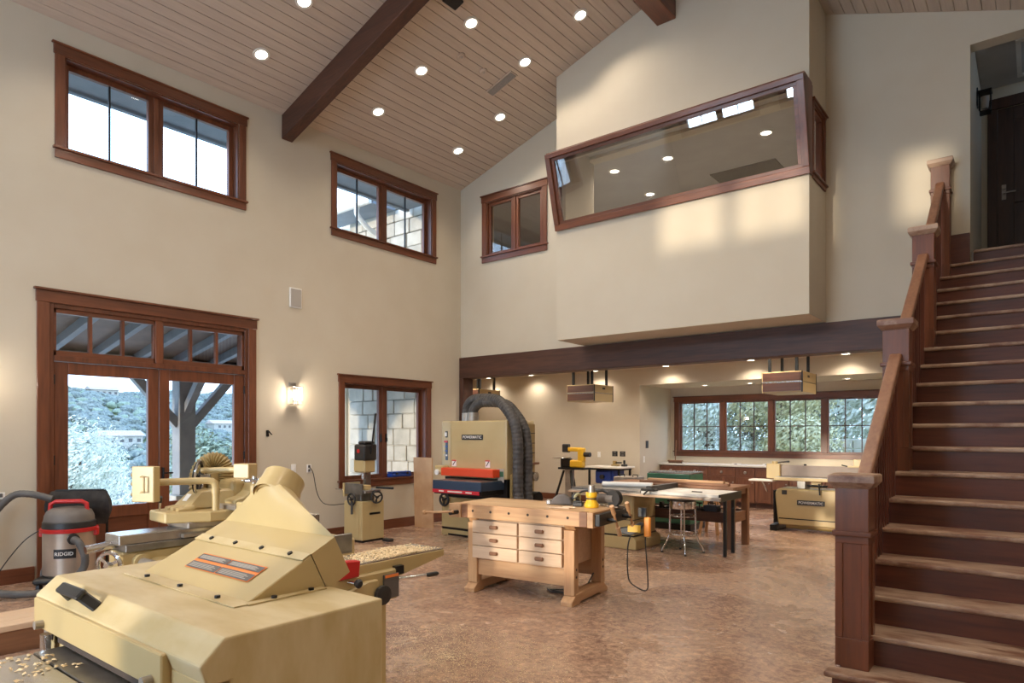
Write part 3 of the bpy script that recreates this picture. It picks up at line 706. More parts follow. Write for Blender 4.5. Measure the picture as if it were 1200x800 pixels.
# baseboard heater-like long cabinets: counter along the recess
def cabinet(x0, x1, kind, label):
    t = thing('base_cabinet', label, 'cabinet', ((x0+x1)/2, 14.4, 0), 0, 'brown base cabinets under the counter')
    B(x0, x1, 14.40, 15.0, .10, .87).build('body', 'cabinet', t); B(x0, x1, 14.46, 15.0, 0, .10).build('toe_kick', 'beam_X', t)
    w = x1-x0
    def front(name, a, bq, z0, z1, drawer):
        dr = B(a+.006, bq-.006, 14.385, 14.40, z0+.006, z1-.006).build(name, 'cabinet', t, bevel=.002)
        f = .05 if drawer else .07
        for c in ((a+.006, a+f, z0+.006, z1-.006), (bq-f, bq-.006, z0+.006, z1-.006), (a+f, bq-f, z0+.006, z0+f*.8), (a+f, bq-f, z1-f*.8, z1-.006)):
            B(c[0], c[1], 14.373, 14.385, c[2], c[3]).build('rail', 'cabinet', dr)
        m2 = (a+bq)/2
        if drawer: MB().lathe([(.001, 0), (.03, 0), (.03, .02), (.02, .03), (.001, .03)], (m2, 14.373, (z0+z1)/2), (0, -1, 0), 12).build('pull', 'galvanised', dr)
        else: MB().cyl((bq-.05, 14.375, z1-.12), (bq-.05, 14.35, z1-.12), .014).build('knob', 'galvanised', dr)
    front('drawer', x0, x1, .66, .85, True)
    if w > .5: front('door', x0, x0+w/2, .12, .66, False); front('door', x0+w/2, x1, .12, .66, False)
    else: front('door', x0, x1, .12, .66, False)
cx = -6.95
cabs = [.55, .62, .62, .42, .70, .70, .70, .70]
labs = ['brown base cabinet at the left end of the counter by the white side wall', 'brown base cabinet with brass drawer pull above the green machine', 'brown base cabinet with drawer to the right of the green machine', 'narrow brown base cabinet left of the tan jointer', 'brown base cabinet behind the left end of the tan jointer', 'brown base cabinet behind the middle of the tan jointer', 'brown base cabinet behind the newel post', 'brown base cabinet hidden behind the stair rail']
for w, l in zip(cabs, labs): cabinet(cx, cx+w-.004, 0, l); cx += w
tag(B(-6.965, cx, 14.36, 15.0, .875, .915).build('countertop', 'white_paint', bevel=.004), 'long pale countertop running under the gridded window band', 'countertop')
for k, (x, y, lab) in enumerate(((-5.2, 14.55, 'small pale tool case lying on the counter under the first window'), (-4.55, 14.6, 'small pale tool case lying on the counter under the second window'))):
    t = thing('small_case', lab, 'case', (x, y, .915)); B(x-.09, x+.09, y-.05, y+.05, .915, .945).build('body', 'white_plastic', t, bevel=.004); B(x-.03, x+.03, y-.056, y-.05, .922, .938).build('latch', 'label_grey', t)
# square and broom on counter's left end
t = thing('counter_brush', 'wooden bench brush standing on the left end of the counter', 'brush', (-6.62, 14.5, .915))
B(-6.78, -6.46, 14.47, 14.53, .915, .955).build('bristles', 'brown_cloth', t); B(-6.80, -6.44, 14.465, 14.535, .955, .985).build('stock', 'walnut_X', t, bevel=.006); MB().cyl((-6.62, 14.5, .985), (-6.62, 14.55, 1.45), .012).build('handle', 'walnut_Z', t)

# ================================================================ shop machines
# ---- foreground planer
t = thing('thickness_planer', 'large tan thickness planer with dust hood in the left foreground', 'planer', (-2.15, 1.05, 0))
hc = MB().prism([(.772, 1.043), (.835, 1.10), (1.335, 1.10), (1.335, .80), (.80, .80), (.80, .90), (.85, .94), (.85, .99), (.79, .99)], 'X', -2.72, -1.56).build('head_cover', 'tan_dusty', t, bevel=.006, seg=2)
B(-2.69, -1.735, .760, .80, .945, 1.041).build('front_flap', 'tan', hc, bevel=.004)
B(-1.735, -1.56, .785, .80, .80, 1.0).build('end_cap', 'tan', hc, bevel=.003)
B(-2.735, -2.60, .80, 1.30, .80, .98).build('side_casting', 'galvanised', t, bevel=.008)
# hood: sheet-metal wedge, transition and collar
hx0, hx1 = -2.52, -1.82
hood = MB().prism([(1.04, 1.101), (1.262, 1.212), (1.318, 1.101)], 'X', hx0, hx1).build('dust_hood', 'tan', t, bevel=.003)
MB().add([(hx0-.03, .99, 1.101), (hx1+.02, .99, 1.101), (hx1+.02, 1.045, 1.101), (hx0-.03, 1.045, 1.101), (hx0-.03, .99, 1.104), (hx1+.02, .99, 1.104), (hx1+.02, 1.045, 1.105), (hx0-.03, 1.045, 1.105)], [(0,3,2,1),(4,5,6,7),(0,1,5,4),(1,2,6,5),(2,3,7,6),(3,0,4,7)]).build('flange', 'tan_dusty', hood)
B(hx1, hx1+.03, 1.03, 1.30, 1.101, 1.105).build('flange', 'tan_dusty', hood)
# transition from rectangle to round
ud = Vector((0, .222, .111)).normalized(); nd = Vector((0, .111, -.222)).normalized()
p0 = Vector((0, 1.262, 1.214)); 
def rect(off, n=32):
    a = [Vector((hx0, 0, 0))+p0+ud*off, Vector((hx1, 0, 0))+p0+ud*off, Vector((hx1, 0, 0))+p0+ud*off+nd*.14, Vector((hx0, 0, 0))+p0+ud*off+nd*.14]
    out = []
    for k in range(4):
        for j in range(n//4): out.append(a[k].lerp(a[(k+1) % 4], j/(n//4)))
    return out
cc = Vector((-2.235, 1.40, 1.375)); ax = Vector((-.28, .62, .72)).normalized(); q1 = Vector((1, .0, .0)); q1 = (q1-ax*q1.dot(ax)).normalized(); q2 = ax.cross(q1)
def circ(c, r, n=32):
    out = []
    for k in range(n):
        a = -3*PI/4+2*PI*k/n      # start at the top left corner, go along the top edge
        out.append(c+(q1*math.cos(a)+q2*math.sin(a))*r)
    return out
ra, rb, rc = rect(0), rect(.10), circ(cc, .078)
rows = [ra, rb]+[[p.lerp(q, f) for p, q in zip(rb, rc)] for f in (.25, .5, .75, 1)]
tr = MB().rings(rows, cap=False).build('hood_transition', 'tan', hood, smooth=True)
MB().rings([circ(cc-ax*.02, .084), circ(cc+ax*.02, .084), circ(cc+ax*.02, .079), circ(cc+ax*.07, .079), circ(cc+ax*.07, .072), circ(cc-ax*.02, .070)], cap=False).build('collar', 'tan', hood, smooth=True)
# seam strip with screws
vec = Vector((0, .222, .111))
def onslope(x, f, h=.002): return Vector((x, 1.04, 1.101))+vec*f+(-nd)*h
for f in (.86, ):
    MB().add([onslope(hx0, f), onslope(hx1, f), onslope(hx1, 1.0), onslope(hx0, 1.0), onslope(hx0, f, .005), onslope(hx1, f, .005), onslope(hx1, 1.0, .005), onslope(hx0, 1.0, .005)], [(0,3,2,1),(4,5,6,7),(0,1,5,4),(1,2,6,5),(2,3,7,6),(3,0,4,7)]).build('seam_strip', 'tan_dusty', hood)
for k in range(4):
    c = onslope(hx0+.1+k*.17, .93, .004); MB().cyl(c, c-nd*.006, .009, n=8).build('screw', 'black_metal', hood)
for (x, y) in ((-2.42, 1.015), (-2.18, 1.015), (-1.94, 1.015), (-1.803, 1.12), (-1.803, 1.25)): MB().cyl((x, y, 1.104), (x, y, 1.112), .009, n=8).build('screw', 'black_metal', hood)
# warning label: two grey panels divided by an orange band
lb = MB().add([onslope(-2.34, .30, .003), onslope(-1.93, .30, .003), onslope(-1.93, .62, .003), onslope(-2.34, .62, .003)], [(0, 1, 2, 3)]).build('warning_label', 'orange_decal', hood)
for (a, bq) in ((.31, .44), (.49, .60)):
    for (x0, x1) in ((-2.335, -2.14), (-2.135, -1.935)):
        MB().add([onslope(x0, a, .0045), onslope(x1, a, .0045), onslope(x1, bq, .0045), onslope(x0, bq, .0045)], [(0, 1, 2, 3)]).build('label_panel', 'label_grey', lb)
        for kk in range(4):
            f0 = a+.02+(bq-a-.04)*kk/4
            MB().add([onslope(x0+.012, f0, .006), onslope(x1-.02-.015*(kk % 2), f0, .006), onslope(x1-.02-.015*(kk % 2), f0+.012, .006), onslope(x0+.012, f0+.012, .006)], [(0, 1, 2, 3)]).build('label_line', 'label_print', lb)
# bail handle on the chamfer
ch = Vector((0, -.66, .72)).normalized()
ha, hb = Vector((-2.47, .800, 1.070)), Vector((-2.255, .800, 1.070))
mb = MB()
mb.bar(ha-ch*.005, ha+ch*.05+Vector((.035, 0, 0)), .034, .016, (1, 0, 0)); mb.bar(hb-ch*.005, hb+ch*.05-Vector((.035, 0, 0)), .034, .016, (1, 0, 0)); mb.bar(ha+ch*.052+Vector((.02, 0, 0)), hb+ch*.052-Vector((.02, 0, 0)), .036, .018, ch)
mb.build('pull_handle', 'black_plastic', t, bevel=.005)
# tables and base
B(-2.52, -1.84, .71, 1.35, .86, .90).build('bed', 'cast_iron', t, bevel=.003)
B(-2.52, -1.84, .02, .705, .85, .90).build('infeed_table', 'steel', t, bevel=.004)
B(-2.56, -1.74, .79, .86, .905, .94).build('throat_shade', 'gap_dark', t)  # dark block put in as the shade of the infeed gap
for x in (-2.60, -1.79): MB().cyl((x, .76, .965), (x, .735, .965), .014, n=12).build('bolt', 'galvanised', t, smooth=True)
MB().cyl((-2.60, .775, .80), (-2.60, .775, .93), .024, n=16).build('lift_column', 'chrome', t, smooth=True); MB().cyl((-1.78, .80, .80), (-1.78, .80, .93), .024, n=16).build('lift_column', 'chrome', t, smooth=True)
B(-2.62, -1.68, .80, 1.33, .05, .86).build('cabinet', 'tan', t, bevel=.01)
B(-2.66, -1.64, .76, 1.37, 0, .06).build('plinth', 'black_metal', t, bevel=.006)
# ---- small jointer behind the planer, with shavings on its table
t = thing('jointer', 'tan jointer behind the planer with wood shavings on its long table', 'jointer', (-3.15, 2.4, 0))
MB().prism([(2.32, .85), (3.10, .85), (3.10, .81), (2.72, .74), (2.32, .77)], 'X', -3.31, -3.02).build('infeed_table', 'tan', t, bevel=.004)
B(-3.305, -3.025, 2.32, 3.095, .85, .856).build('table_plate', 'steel', t)
B(-3.31, -3.02, 1.55, 2.26, .80, .85).build('outfeed_table', 'tan', t, bevel=.004)
B(-3.37, -3.345, 1.75, 2.62, .86, .98).build('fence', 'cast_iron', t, bevel=.004); B(-3.345, -3.30, 2.0, 2.3, .856, .875).build('fence_foot', 'cast_iron', t)
B(-3.34, -2.99, 1.85, 2.68, .62, .80).build('body', 'tan', t, bevel=.01)
MB().prism([(1.9, .62), (2.42, .765), (2.50, .765), (2.50, .66), (2.1, .60)], 'X', -2.99, -2.955).build('adjuster_arm', 'tan', t, bevel=.006)
lb = B(-2.99, -2.975, 2.56, 2.67, .635, .775).build('label_plate', 'label_grey', t); B(-2.976, -2.972, 2.565, 2.665, .757, .773).build('label_band', 'orange_decal', lb)
MB().lathe([(.02, 0), (.055, .005), (.055, .03), (.03, .035)], (-2.955, 2.515, .675), (1, 0, 0), 14).build('star_knob', 'black_plastic', t, smooth=False)
MB().lathe([(.001, 0), (.022, .004), (.026, .022), (.015, .035), (.001, .036)], (-2.94, 2.33, .775), (1, 0, 0), 12).build('ball_knob', 'black_plastic', t, smooth=True); MB().cyl((-3.0, 2.31, .775), (-2.94, 2.33, .775), .008).build('knob_stem', 'chrome', t)
g = MB().prism([(2.24, .80), (2.37, .80), (2.38, .89), (2.28, .90)], 'X', -3.015, -2.965).build('cutter_guard', 'red_plastic', t, bevel=.006)
lv = MB().cyl((-2.99, 2.68, .735), (-2.95, 2.95, .725), .010).build('lever', 'chrome', t, smooth=True); MB().lathe([(.010, 0), (.015, .015), (.015, .075), (.009, .09)], (-2.956, 2.88, .727), (.05, .42, -.01), 12).build('grip', 'black_plastic', lv, smooth=True)
B(-3.02, -2.985, 2.66, 2.72, .76, .81).build('lock_block', 'black_metal', t)
B(-3.32, -3.0, 1.75, 2.6, .06, .62).build('stand', 'tan', t, bevel=.01); B(-3.34, -2.98, 1.73, 2.67, 0, .06).build('plinth', 'black_metal', t)
# shavings on the table: uncountable
def chips(name, label, n, place, size, mat='sawdust'):
    mb = MB()
    for k in range(n):
        x, y, z = place(); s = random.uniform(.5, 1.5)*size; a = random.uniform(0, PI); tl = random.uniform(-.5, .5)
        R = Matrix.Rotation(a, 3, 'Z') @ Matrix.Rotation(tl, 3, 'X'); 
        vs = [Vector((x, y, z+s*.18))+R @ Vector(q)*s for q in ((-.5, -.35, 0), (.5, -.35, .1), (.5, .35, 0), (-.5, .35, .12), (0, 0, .28))]
        mb.add(vs, [(0, 1, 4), (1, 2, 4), (2, 3, 4), (3, 0, 4), (3, 2, 1, 0)])
    o = mb.build(name, mat); return tag(o, label, 'sawdust', kind='stuff')
def pl():
    y = random.triangular(2.36, 3.08, 2.85); x = -3.30+.27*random.random()**.9
    return x, y, .857+.012*random.random()*max(0, 1-abs(y-2.8)/.5)
chips('wood_shavings', 'pale wood shavings spread over the jointer table', 3600, pl, .008)
def pf():
    a = random.uniform(0, 2*PI); r = random.random()**.7
    return -3.3+math.cos(a)*r*.95, 3.45+math.sin(a)*r*.72, 0
chips('floor_sawdust', 'pale sawdust drifted on the floor in front of the planer', 7000, pf, .0055)
def ptab(): return random.uniform(-2.5, -2.25), random.triangular(.5, .78, .72), .90
chips('planer_chips', 'wood chips lying on the planer infeed table', 60, ptab, .012)
# ---- machine with pipe arm: heavy tan milling machine before the French door
t = thing('milling_machine', 'tan milling machine with a pipe-mounted control box before the French door', 'machine', (-4.9, 2.4, 0))
B(-5.35, -4.55, 2.05, 3.6, .06, .72).build('base', 'tan', t, bevel=.02); B(-5.4, -4.5, 2.0, 3.65, 0, .08).build('plinth', 'tan_dark', t, bevel=.01)
bed = B(-5.16, -4.92, 1.88, 3.5, .83, .90).build('bed_way', 'steel', t, bevel=.006)
B(-5.17, -4.91, 1.92, 3.5, .78, .83).build('way_side', 'cast_iron', bed, bevel=.004)
B(-4.92, -4.88, 2.3, 3.1, .84, .865).build('scale', 'galvanised', bed)
B(-5.15, -4.93, 1.90, 2.35, .64, .78).build('apron', 'tan', t, bevel=.012)
MB().prism([(2.1, .55), (2.1, .70), (2.35, .76), (3.3, .76), (3.3, .55)], 'X', -4.92, -4.60).build('gear_housing', 'tan', t, bevel=.012)
MB().cyl((-4.95, 2.02, .70), (-4.66, 2.02, .70), .036, n=16).build('spindle_sleeve', 'galvanised', t, smooth=True); MB().cyl((-4.98, 2.02, .70), (-4.88, 2.02, .70), .06, n=16).build('spindle_boss', 'tan', t, smooth=True)
MB().cyl((-5.05, 1.72, .81), (-5.05, 1.95, .835), .028, n=14).build('bed_stop', 'chrome', t, smooth=True)
def handwheel(c, axis, R, par, mat='chrome', rim=.014, name='handwheel'):
    c = Vector(c); h = MB().torus(c, axis, R, rim, 28, 8).build(name, mat, par, smooth=True)
    q = Vector(axis).normalized().to_track_quat('Z', 'Y'); mb = MB()
    for k in range(3):
        a = 2*PI*k/3+.4; mb.bar(c, c+q @ Vector((math.cos(a), math.sin(a), 0))*R, rim*1.5, rim*1.1, Vector(axis))
    mb.build('spokes', mat, h)
    MB().lathe([(.001, -.02), (R*.22, -.02), (R*.22, .03), (.001, .03)], c, axis, 14).build('hub', mat, h, smooth=True)
    return h
handwheel((-4.98, 1.84, .70), (.5, -.85, 0), .085, t)
# saddle and head
MB().prism([(-5.26, 2.22), (-4.96, 2.20), (-4.80, 2.46), (-4.76, 3.0), (-5.30, 3.0)], 'Z', .945, 1.025).build('saddle', 'tan', t, bevel=.010)
B(-5.2, -4.86, 2.32, 2.9, .90, .95).build('saddle_neck', 'galvanised', t, bevel=.01)
B(-5.16, -5.11, 2.215, 2.218, .965, 1.01).build('sticker', 'white_plastic', t)
ts = MB().add([(-5.24, 2.36, 1.025), (-5.0, 2.36, 1.025), (-4.94, 2.75, 1.025), (-5.24, 2.75, 1.025), (-5.20, 2.50, 1.165), (-5.03, 2.50, 1.165), (-4.99, 2.75, 1.165), (-5.20, 2.75, 1.165)], [(0,3,2,1),(4,5,6,7),(0,1,5,4),(1,2,6,5),(2,3,7,6),(3,0,4,7)]).build('tool_slide', 'tan', t, bevel=.015)
MB().add([(-5.16, 2.418, 1.085), (-5.09, 2.418, 1.085), (-5.085, 2.458, 1.135), (-5.155, 2.458, 1.135)], [(0, 1, 2, 3)]).build('sticker', 'white_plastic', ts)
for k in range(3): MB().cyl((-5.16+k*.09, 2.30, 1.026), (-5.16+k*.09, 2.42, 1.04), .025, n=10).build('casting_rib', 'tan', t, smooth=True)
lv = MB().cyl((-5.18, 2.26, 1.02), (-5.10, 2.235, 1.12), .007).build('lever', 'chrome', t); MB().cyl((-5.125, 2.243, 1.09), (-5.095, 2.233, 1.13), .012).build('grip', 'black_plastic', lv)
B(-5.36, -5.20, 2.66, 2.92, 1.025, 1.30).build('column', 'tan', t, bevel=.02)
B(-5.20, -4.98, 2.72, 3.0, 1.025, 1.24).build('head_stock', 'tan', t, bevel=.04, seg=3)
MB().cyl((-5.09, 2.54, 1.315), (-4.80, 2.70, 1.325), .022, n=16).build('arbor', 'tan', t, smooth=True); eb = MB().cbox((-4.775, 2.72, 1.315), (.13, .12, .11), Matrix.Rotation(.5, 3, 'Z')).build('end_box', 'tan', t, bevel=.006)
handwheel((-5.113, 2.519, 1.262), (-.66, -.75, .08), .118, t, 'black_metal', .012); MB().torus((-5.105, 2.527, 1.262), (-.66, -.75, .08), .128, .009, 28, 8).build('wheel_rim', 'chrome', t, smooth=True); MB().cyl((-5.113, 2.519, 1.262), (-5.07, 2.60, 1.262), .02).build('wheel_shaft', 'steel', t)
pts = spline([(-5.262, 2.60, 1.12), (-5.29, 2.60, 1.22), (-5.30, 2.634, 1.32), (-5.268, 2.70, 1.385), (-5.22, 2.76, 1.37), (-5.20, 2.79, 1.30), (-5.20, 2.79, 1.22)], 9)
MB().tube(pts, .062, 14, rib=.09).build('dust_hose', 'tan_dark', t, smooth=False)
MB().prism([(2.66, 1.025), (2.66, 1.09), (2.74, 1.11), (2.80, 1.15), (2.84, 1.24), (2.95, 1.24), (2.95, 1.025)], 'X', -4.98, -4.82).build('chip_guard', 'tan', t, bevel=.012, seg=2)
B(-4.98, -4.70, 2.60, 2.80, 1.025, 1.06).build('chip_tray', 'galvanised', t)
MB().lathe([(.05, 0), (.04, .03), (.03, .04), (.03, .13), (.02, .14)], (-4.538, 2.656, 1.09), n=14).build('wheel_post', 'tan', t, smooth=True); B(-4.70, -4.48, 2.60, 2.72, .76, 1.09).build('post_bracket', 'tan', t, bevel=.01); handwheel((-4.538, 2.656, 1.255), (0, 0, 1), .082, t, 'chrome', .010)
# pipe arm with control box
MB().tube([(-4.858, 2.53, 1.02), (-4.858, 2.53, 1.12), (-4.858, 2.53, 1.19), (-4.862, 2.523, 1.225), (-4.87, 2.51, 1.242), (-4.893, 2.47, 1.248), (-4.99, 2.16, 1.248)], .026, 14).build('pipe_arm', 'tan', t, smooth=True); MB().cyl((-4.858, 2.53, 1.15), (-4.858, 2.53, 1.19), .032, n=14).build('pipe_joint', 'tan', t, smooth=True)
Rz = Matrix.Rotation(.52, 3, 'Z'); f0 = Vector((-5.008, 2.092, 1.239))
cb = MB().cbox(f0, (.175, .07, .255), Rz).build('control_box', 'tan', t, bevel=.005)
def cbp(u, d, w): return f0+Rz @ Vector((u, d, w))
MB().tube([cbp(-.0, -.035, -.055), cbp(-.0, -.055, -.055), cbp(.030, -.06, -.055), cbp(.030, -.06, .055), cbp(.0, -.055, .055), cbp(.0, -.035, .055)], .006, 8).build('bail', 'tan', cb, smooth=True)
for w in (-.075, 0, .065): MB().cyl(cbp(-.087, 0, w), cbp(-.112, 0, w), .014, n=10).build('push_button', 'tan_dark', cb)
# ---- shop vacuum
t = thing('shop_vacuum', 'shop vacuum with red rim and grey hose on a black cart beside the French door', 'vacuum', (-7.95, 2.52, 0))
vx, vy = -7.92, 2.55
dr = MB().lathe([(.001, .14), (.215, .14), (.235, .16), (.235, .60), (.001, .60)], (vx, vy, 0), n=32).build('drum', 'dust_drum', t, smooth=True)
MB().lathe([(.236, .585), (.255, .59), (.258, .625), (.236, .63)], (vx, vy, 0), n=32, cap=False).build('rim', 'red_plastic', t, smooth=True)
MB().lathe([(.236, .62), (.232, .66), (.222, .75), (.20, .80), (.15, .83), (.001, .835)], (vx, vy, 0), n=32).build('motor_head', 'grey_plastic', t, smooth=True)
MB().lathe([(.241, .63), (.237, .69), (.228, .70)], (vx, vy, 0), n=32, cap=False).build('head_band', 'black_plastic', t, smooth=True)
fv = Vector((.8, -.6, 0)).normalized(); sv = Vector((.6, .8, 0))
def vp(s, f, z): return Vector((vx, vy, 0))+sv*s+fv*f+Vector((0, 0, z))
MB().tube([vp(-.17, .02, .80), vp(-.165, .02, .87), vp(-.12, .02, .895), vp(.12, .02, .895), vp(.165, .02, .87), vp(.17, .02, .80)], .022, 10).build('carry_handle', 'red_plastic', t, smooth=True)
for s in (-1, 1): MB().cbox(vp(s*.245, 0, .58), (.05, .06, .09), Matrix.Rotation(math.atan2(sv.y, sv.x), 3, 'Z')).build('latch', 'red_plastic', t, bevel=.008)
MB().cyl(vp(.10, .20, .53), vp(.13, .265, .53), .055, n=16).build('inlet', 'black_plastic', t, smooth=True)
MB().cbox(vp(.05, .12, .77), (.11, .05, .03), Matrix.Rotation(math.atan2(sv.y, sv.x), 3, 'Z')).build('vent', 'black_plastic', t)
lp = MB()
for a in range(9):
    th = -.27+.84*a/8; d2 = fv*math.cos(th)+sv*math.sin(th); q = Vector((vx, vy, 0))+d2*.237
    lp.v += [tuple(q+Vector((0, 0, .335))), tuple(q+Vector((0, 0, .43)))]
for a in range(8): lp.f.append((2*a, 2*a+2, 2*a+3, 2*a+1))
pl_ = lp.build('name_plate', 'black_plastic', dr)
lettering('RIDGID', .16, Vector((vx, vy, .383))+fv*.2425+sv*.034, sv*.99-fv*.139, (0, 0, 1), 'letter_white', pl_)
hp = spline([vp(.13, .265, .53), vp(.20, .33, .50), vp(.25, .33, .36), vp(.22, .33, .22), vp(.06, .42, .07), vp(-.28, .52, .06), vp(-.62, .30, .10), vp(-.76, .05, .35), vp(-.74, -.05, .70), vp(-.58, -.12, .94), vp(-.40, -.10, .97), vp(-.20, -.12, .91)], 10)
MB().tube(hp, .036, 12, rib=.03).build('hose', 'grey_rubber', t, smooth=True)
for s in (-.24, .27): MB().tube([vp(s, -.26, .08), vp(s, -.27, .9), vp(s*.97, -.27, .965), vp(s*.9, -.27, .985)], .014, 8).build('cart_upright', 'black_metal', t, smooth=True)
MB().tube([vp(-.22, -.27, .985), vp(.24, -.27, .985)], .014, 8).build('cart_bar', 'black_metal', t, smooth=True)
mb = MB(); 
for k in range(9):
    z = .98-.36*k/8; w = .26+.05*math.sin(PI*k/8); f = .05+.07*math.sin(PI*min(1, k/6))
    mb.v += [tuple(vp(-w, -.27-f*.3, z)), tuple(vp(w, -.27-f*.3, z)), tuple(vp(w, -.27+f*.55, z)), tuple(vp(-w, -.27+f*.55, z))]
for k in range(8):
    for j in range(4): mb.f.append((4*k+j, 4*k+(j+1) % 4, 4*k+4+(j+1) % 4, 4*k+4+j))
mb.f += [(0, 1, 2, 3), (35, 34, 33, 32)]; mb.build('tool_bag', 'bag_cloth', t, smooth=True)
MB().cbox(vp(0, 0, .11), (.50, .50, .06), Matrix.Rotation(math.atan2(sv.y, sv.x), 3, 'Z')).build('cart_tray', 'black_plastic', t, bevel=.02)
for s in (-.29, .29): MB().cyl(vp(s-.025, -.22, .10), vp(s+.025, -.22, .10), .10, n=20).build('wheel', 'grey_rubber', t, smooth=True)
for s in (-.2, .2): MB().cyl(vp(s-.015, .2, .045), vp(s+.015, .2, .045), .045, n=14).build('caster', 'black_plastic', t, smooth=True)
MB().tube(spline([vp(-.25, -.1, .62), vp(-.42, -.05, .5), vp(-.6, -.02, .25), vp(-.7, .0, .04), vp(-.6, .25, .008), vp(-.3, .45, .008)]), .006, 6).build('cord', 'black_plastic', t)
# ---- low wooden step at the left edge
t = thing('wooden_step', 'low wooden step with light worn top at the left edge beside the planer', 'step', (-6.07, 1.2, 0))
for k in range(3): B(-6.32+k*.163, -6.32+k*.163+.158, .2, 1.98, .165, .21).build('board', 'pale_Y', t, bevel=.004)
B(-5.87, -5.85, .22, 1.96, .0, .165).build('front_board', 'walnut_Y', t, bevel=.003); B(-6.30, -5.87, 1.93, 1.96, 0, .165).build('end_board', 'walnut_X', t, bevel=.003); B(-6.30, -6.28, .22, 1.93, 0, .165).build('back_board', 'walnut_Y', t)
# ---- wide belt sander
t = thing('belt_sander', 'tall tan wide belt sander with orange bar and navy conveyor table', 'sander', (-6.8, 8.0, 0))
sx0, sx1, sy0, sy1 = -7.52, -6.11, 7.585, 8.27
bd = B(-7.24, sx1, sy0, sy1, .92, 1.80).build('upper_housing', 'tan', t, bevel=.02, seg=2)
MB().prism([(-7.24, sy0+.0), (-7.24, sy1), (sx0, sy1), (sx0, sy0+.10), (-7.46, sy0+.03)], 'Z', .95, 1.80).build('control_column', 'tan', t, bevel=.012)
def cc_(u, z0, z1, w, off, mat, name, par=t):  # plates on the control column's front
    a = Vector((-7.48, sy0+.045, 0)); d2 = (Vector((-7.24, sy0, 0))-a); d2.normalize(); n2 = Vector((d2.y, -d2.x, 0))
    mb = MB(); vs = []
    for o_ in (0, .006):
        for q, z in ((u-w/2, z0), (u+w/2, z0), (u+w/2, z1), (u-w/2, z1)): vs.append(a+d2*q+n2*(off+o_)+Vector((0, 0, z)))
    return mb.add(vs, [(0,3,2,1),(4,5,6,7),(0,1,5,4),(1,2,6,5),(2,3,7,6),(3,0,4,7)]).build(name, mat, par)
pn = cc_(.12, 1.54, 1.64, .09, .001, 'black_plastic', 'switch_plate'); cc_(.12, 1.56, 1.62, .05, .008, 'white_plastic', 'rocker', pn)
pn = cc_(.12, 1.18, 1.49, .10, .001, 'navy', 'control_panel'); cc_(.12, 1.46, 1.488, .095, .008, 'red_stripe', 'panel_band', pn)
for z in (1.40, 1.33, 1.26): cc_(.09, z-.012, z+.012, .03, .008, 'label_print', 'button', pn); cc_(.14, z-.016, z+.010, .035, .008, 'white_plastic' if z < 1.3 else 'blue_plastic', 'button', pn)
np_ = B(-7.0, -6.57, sy0-.010, sy0-.001, 1.505, 1.585).build('name_plate', 'black_plastic', bd); lettering('POWERMATIC', .38, (-6.785, sy0-.012, 1.545), (1, 0, 0), (0, 0, 1), 'letter_white', np_)
for (x0, x1, z0, z1) in ((-7.21, -7.12, 1.09, 1.19), (-6.52, -6.43, 1.09, 1.20)):
    w_ = B(x0, x1, sy0-.006, sy0-.001, z0, z1).build('warning_sticker', 'white_plastic', bd); MB().bar((x0+.02, sy0-.008, z0+.02), (x1-.02, sy0-.008, z1-.02), .012, .004, (0, 1, 0)).build('sticker_mark', 'black_plastic', w_)
    B(x0, x1, sy0-.008, sy0-.006, z1-.018, z1).build('sticker_band', 'red_stripe', w_)
w_ = B(-6.28, -6.16, sy0-.006, sy0-.001, .88, 1.08).build('green_sticker', 'label_print', bd); B(-6.27, -6.17, sy0-.008, sy0-.006, .96, 1.04).build('sticker_mark', 'green_paint', w_)
B(-7.30, -6.24, 7.42, sy0, .95, 1.07).build('dust_bar', 'orange_paint', t, bevel=.006)
B(-7.45, -7.28, 7.42, sy0, .97, 1.10).build('bar_end', 'tan', t, bevel=.02); MB().lathe([(.04, 0), (.045, .01), (.045, .035), (.03, .04)], (-7.36, 7.42, 1.0), (0, -1, 0), 16).build('dial', 'white_plastic', t, smooth=True)
cv = B(-7.16, -6.19, 7.10, 7.90, .77, .90).build('conveyor_table', 'navy', t, bevel=.006); B(-7.15, -6.20, 7.105, 7.9, .90, .908).build('belt', 'cast_iron', cv); B(-7.155, -6.22, 7.094, 7.1, .72, .772).build('red_strip', 'red_stripe', cv)
for (a, bq) in ((-7.02, -6.92), (-6.84, -6.55), (-6.48, -6.36)): B(a, bq, 7.091, 7.094, .736, .756).build('print_line', 'letter_white', cv)
B(-7.15, -6.20, 7.12, 7.9, .70, .77).build('conveyor_frame', 'black_metal', t, bevel=.006)
B(-7.40, -6.13, 7.62, sy1, .44, .92).build('well_shade', 'black_metal', t)  # black block standing in for shade in the cavity under the table
B(-7.45, sx1, sy0, sy1, .0, .09).build('base_skirt', 'tan', t, bevel=.006); B(-7.44, sx1-.01, sy0+.01, sy1, .09, .125).build('base_groove', 'black_metal', t)
B(-7.45, sx1, sy0, sy1, .125, .60).build('base_cabinet', 'tan', t, bevel=.01); B(-7.3, -6.3, sy0-.002, sy0+.02, 0, .03).build('toe_slot', 'black_metal', t)
handwheel((-7.33, sy0-.06, .56), (0, -1, 0), .09, t, 'black_plastic', .018)
MB().box(sx1, sx1+.05, 7.65, 8.2, .15, 1.0).box(sx1, sx1+.03, 8.05, 8.25, 1.0, 1.75).build('side_guard', 'tan_dark', t, bevel=.01)
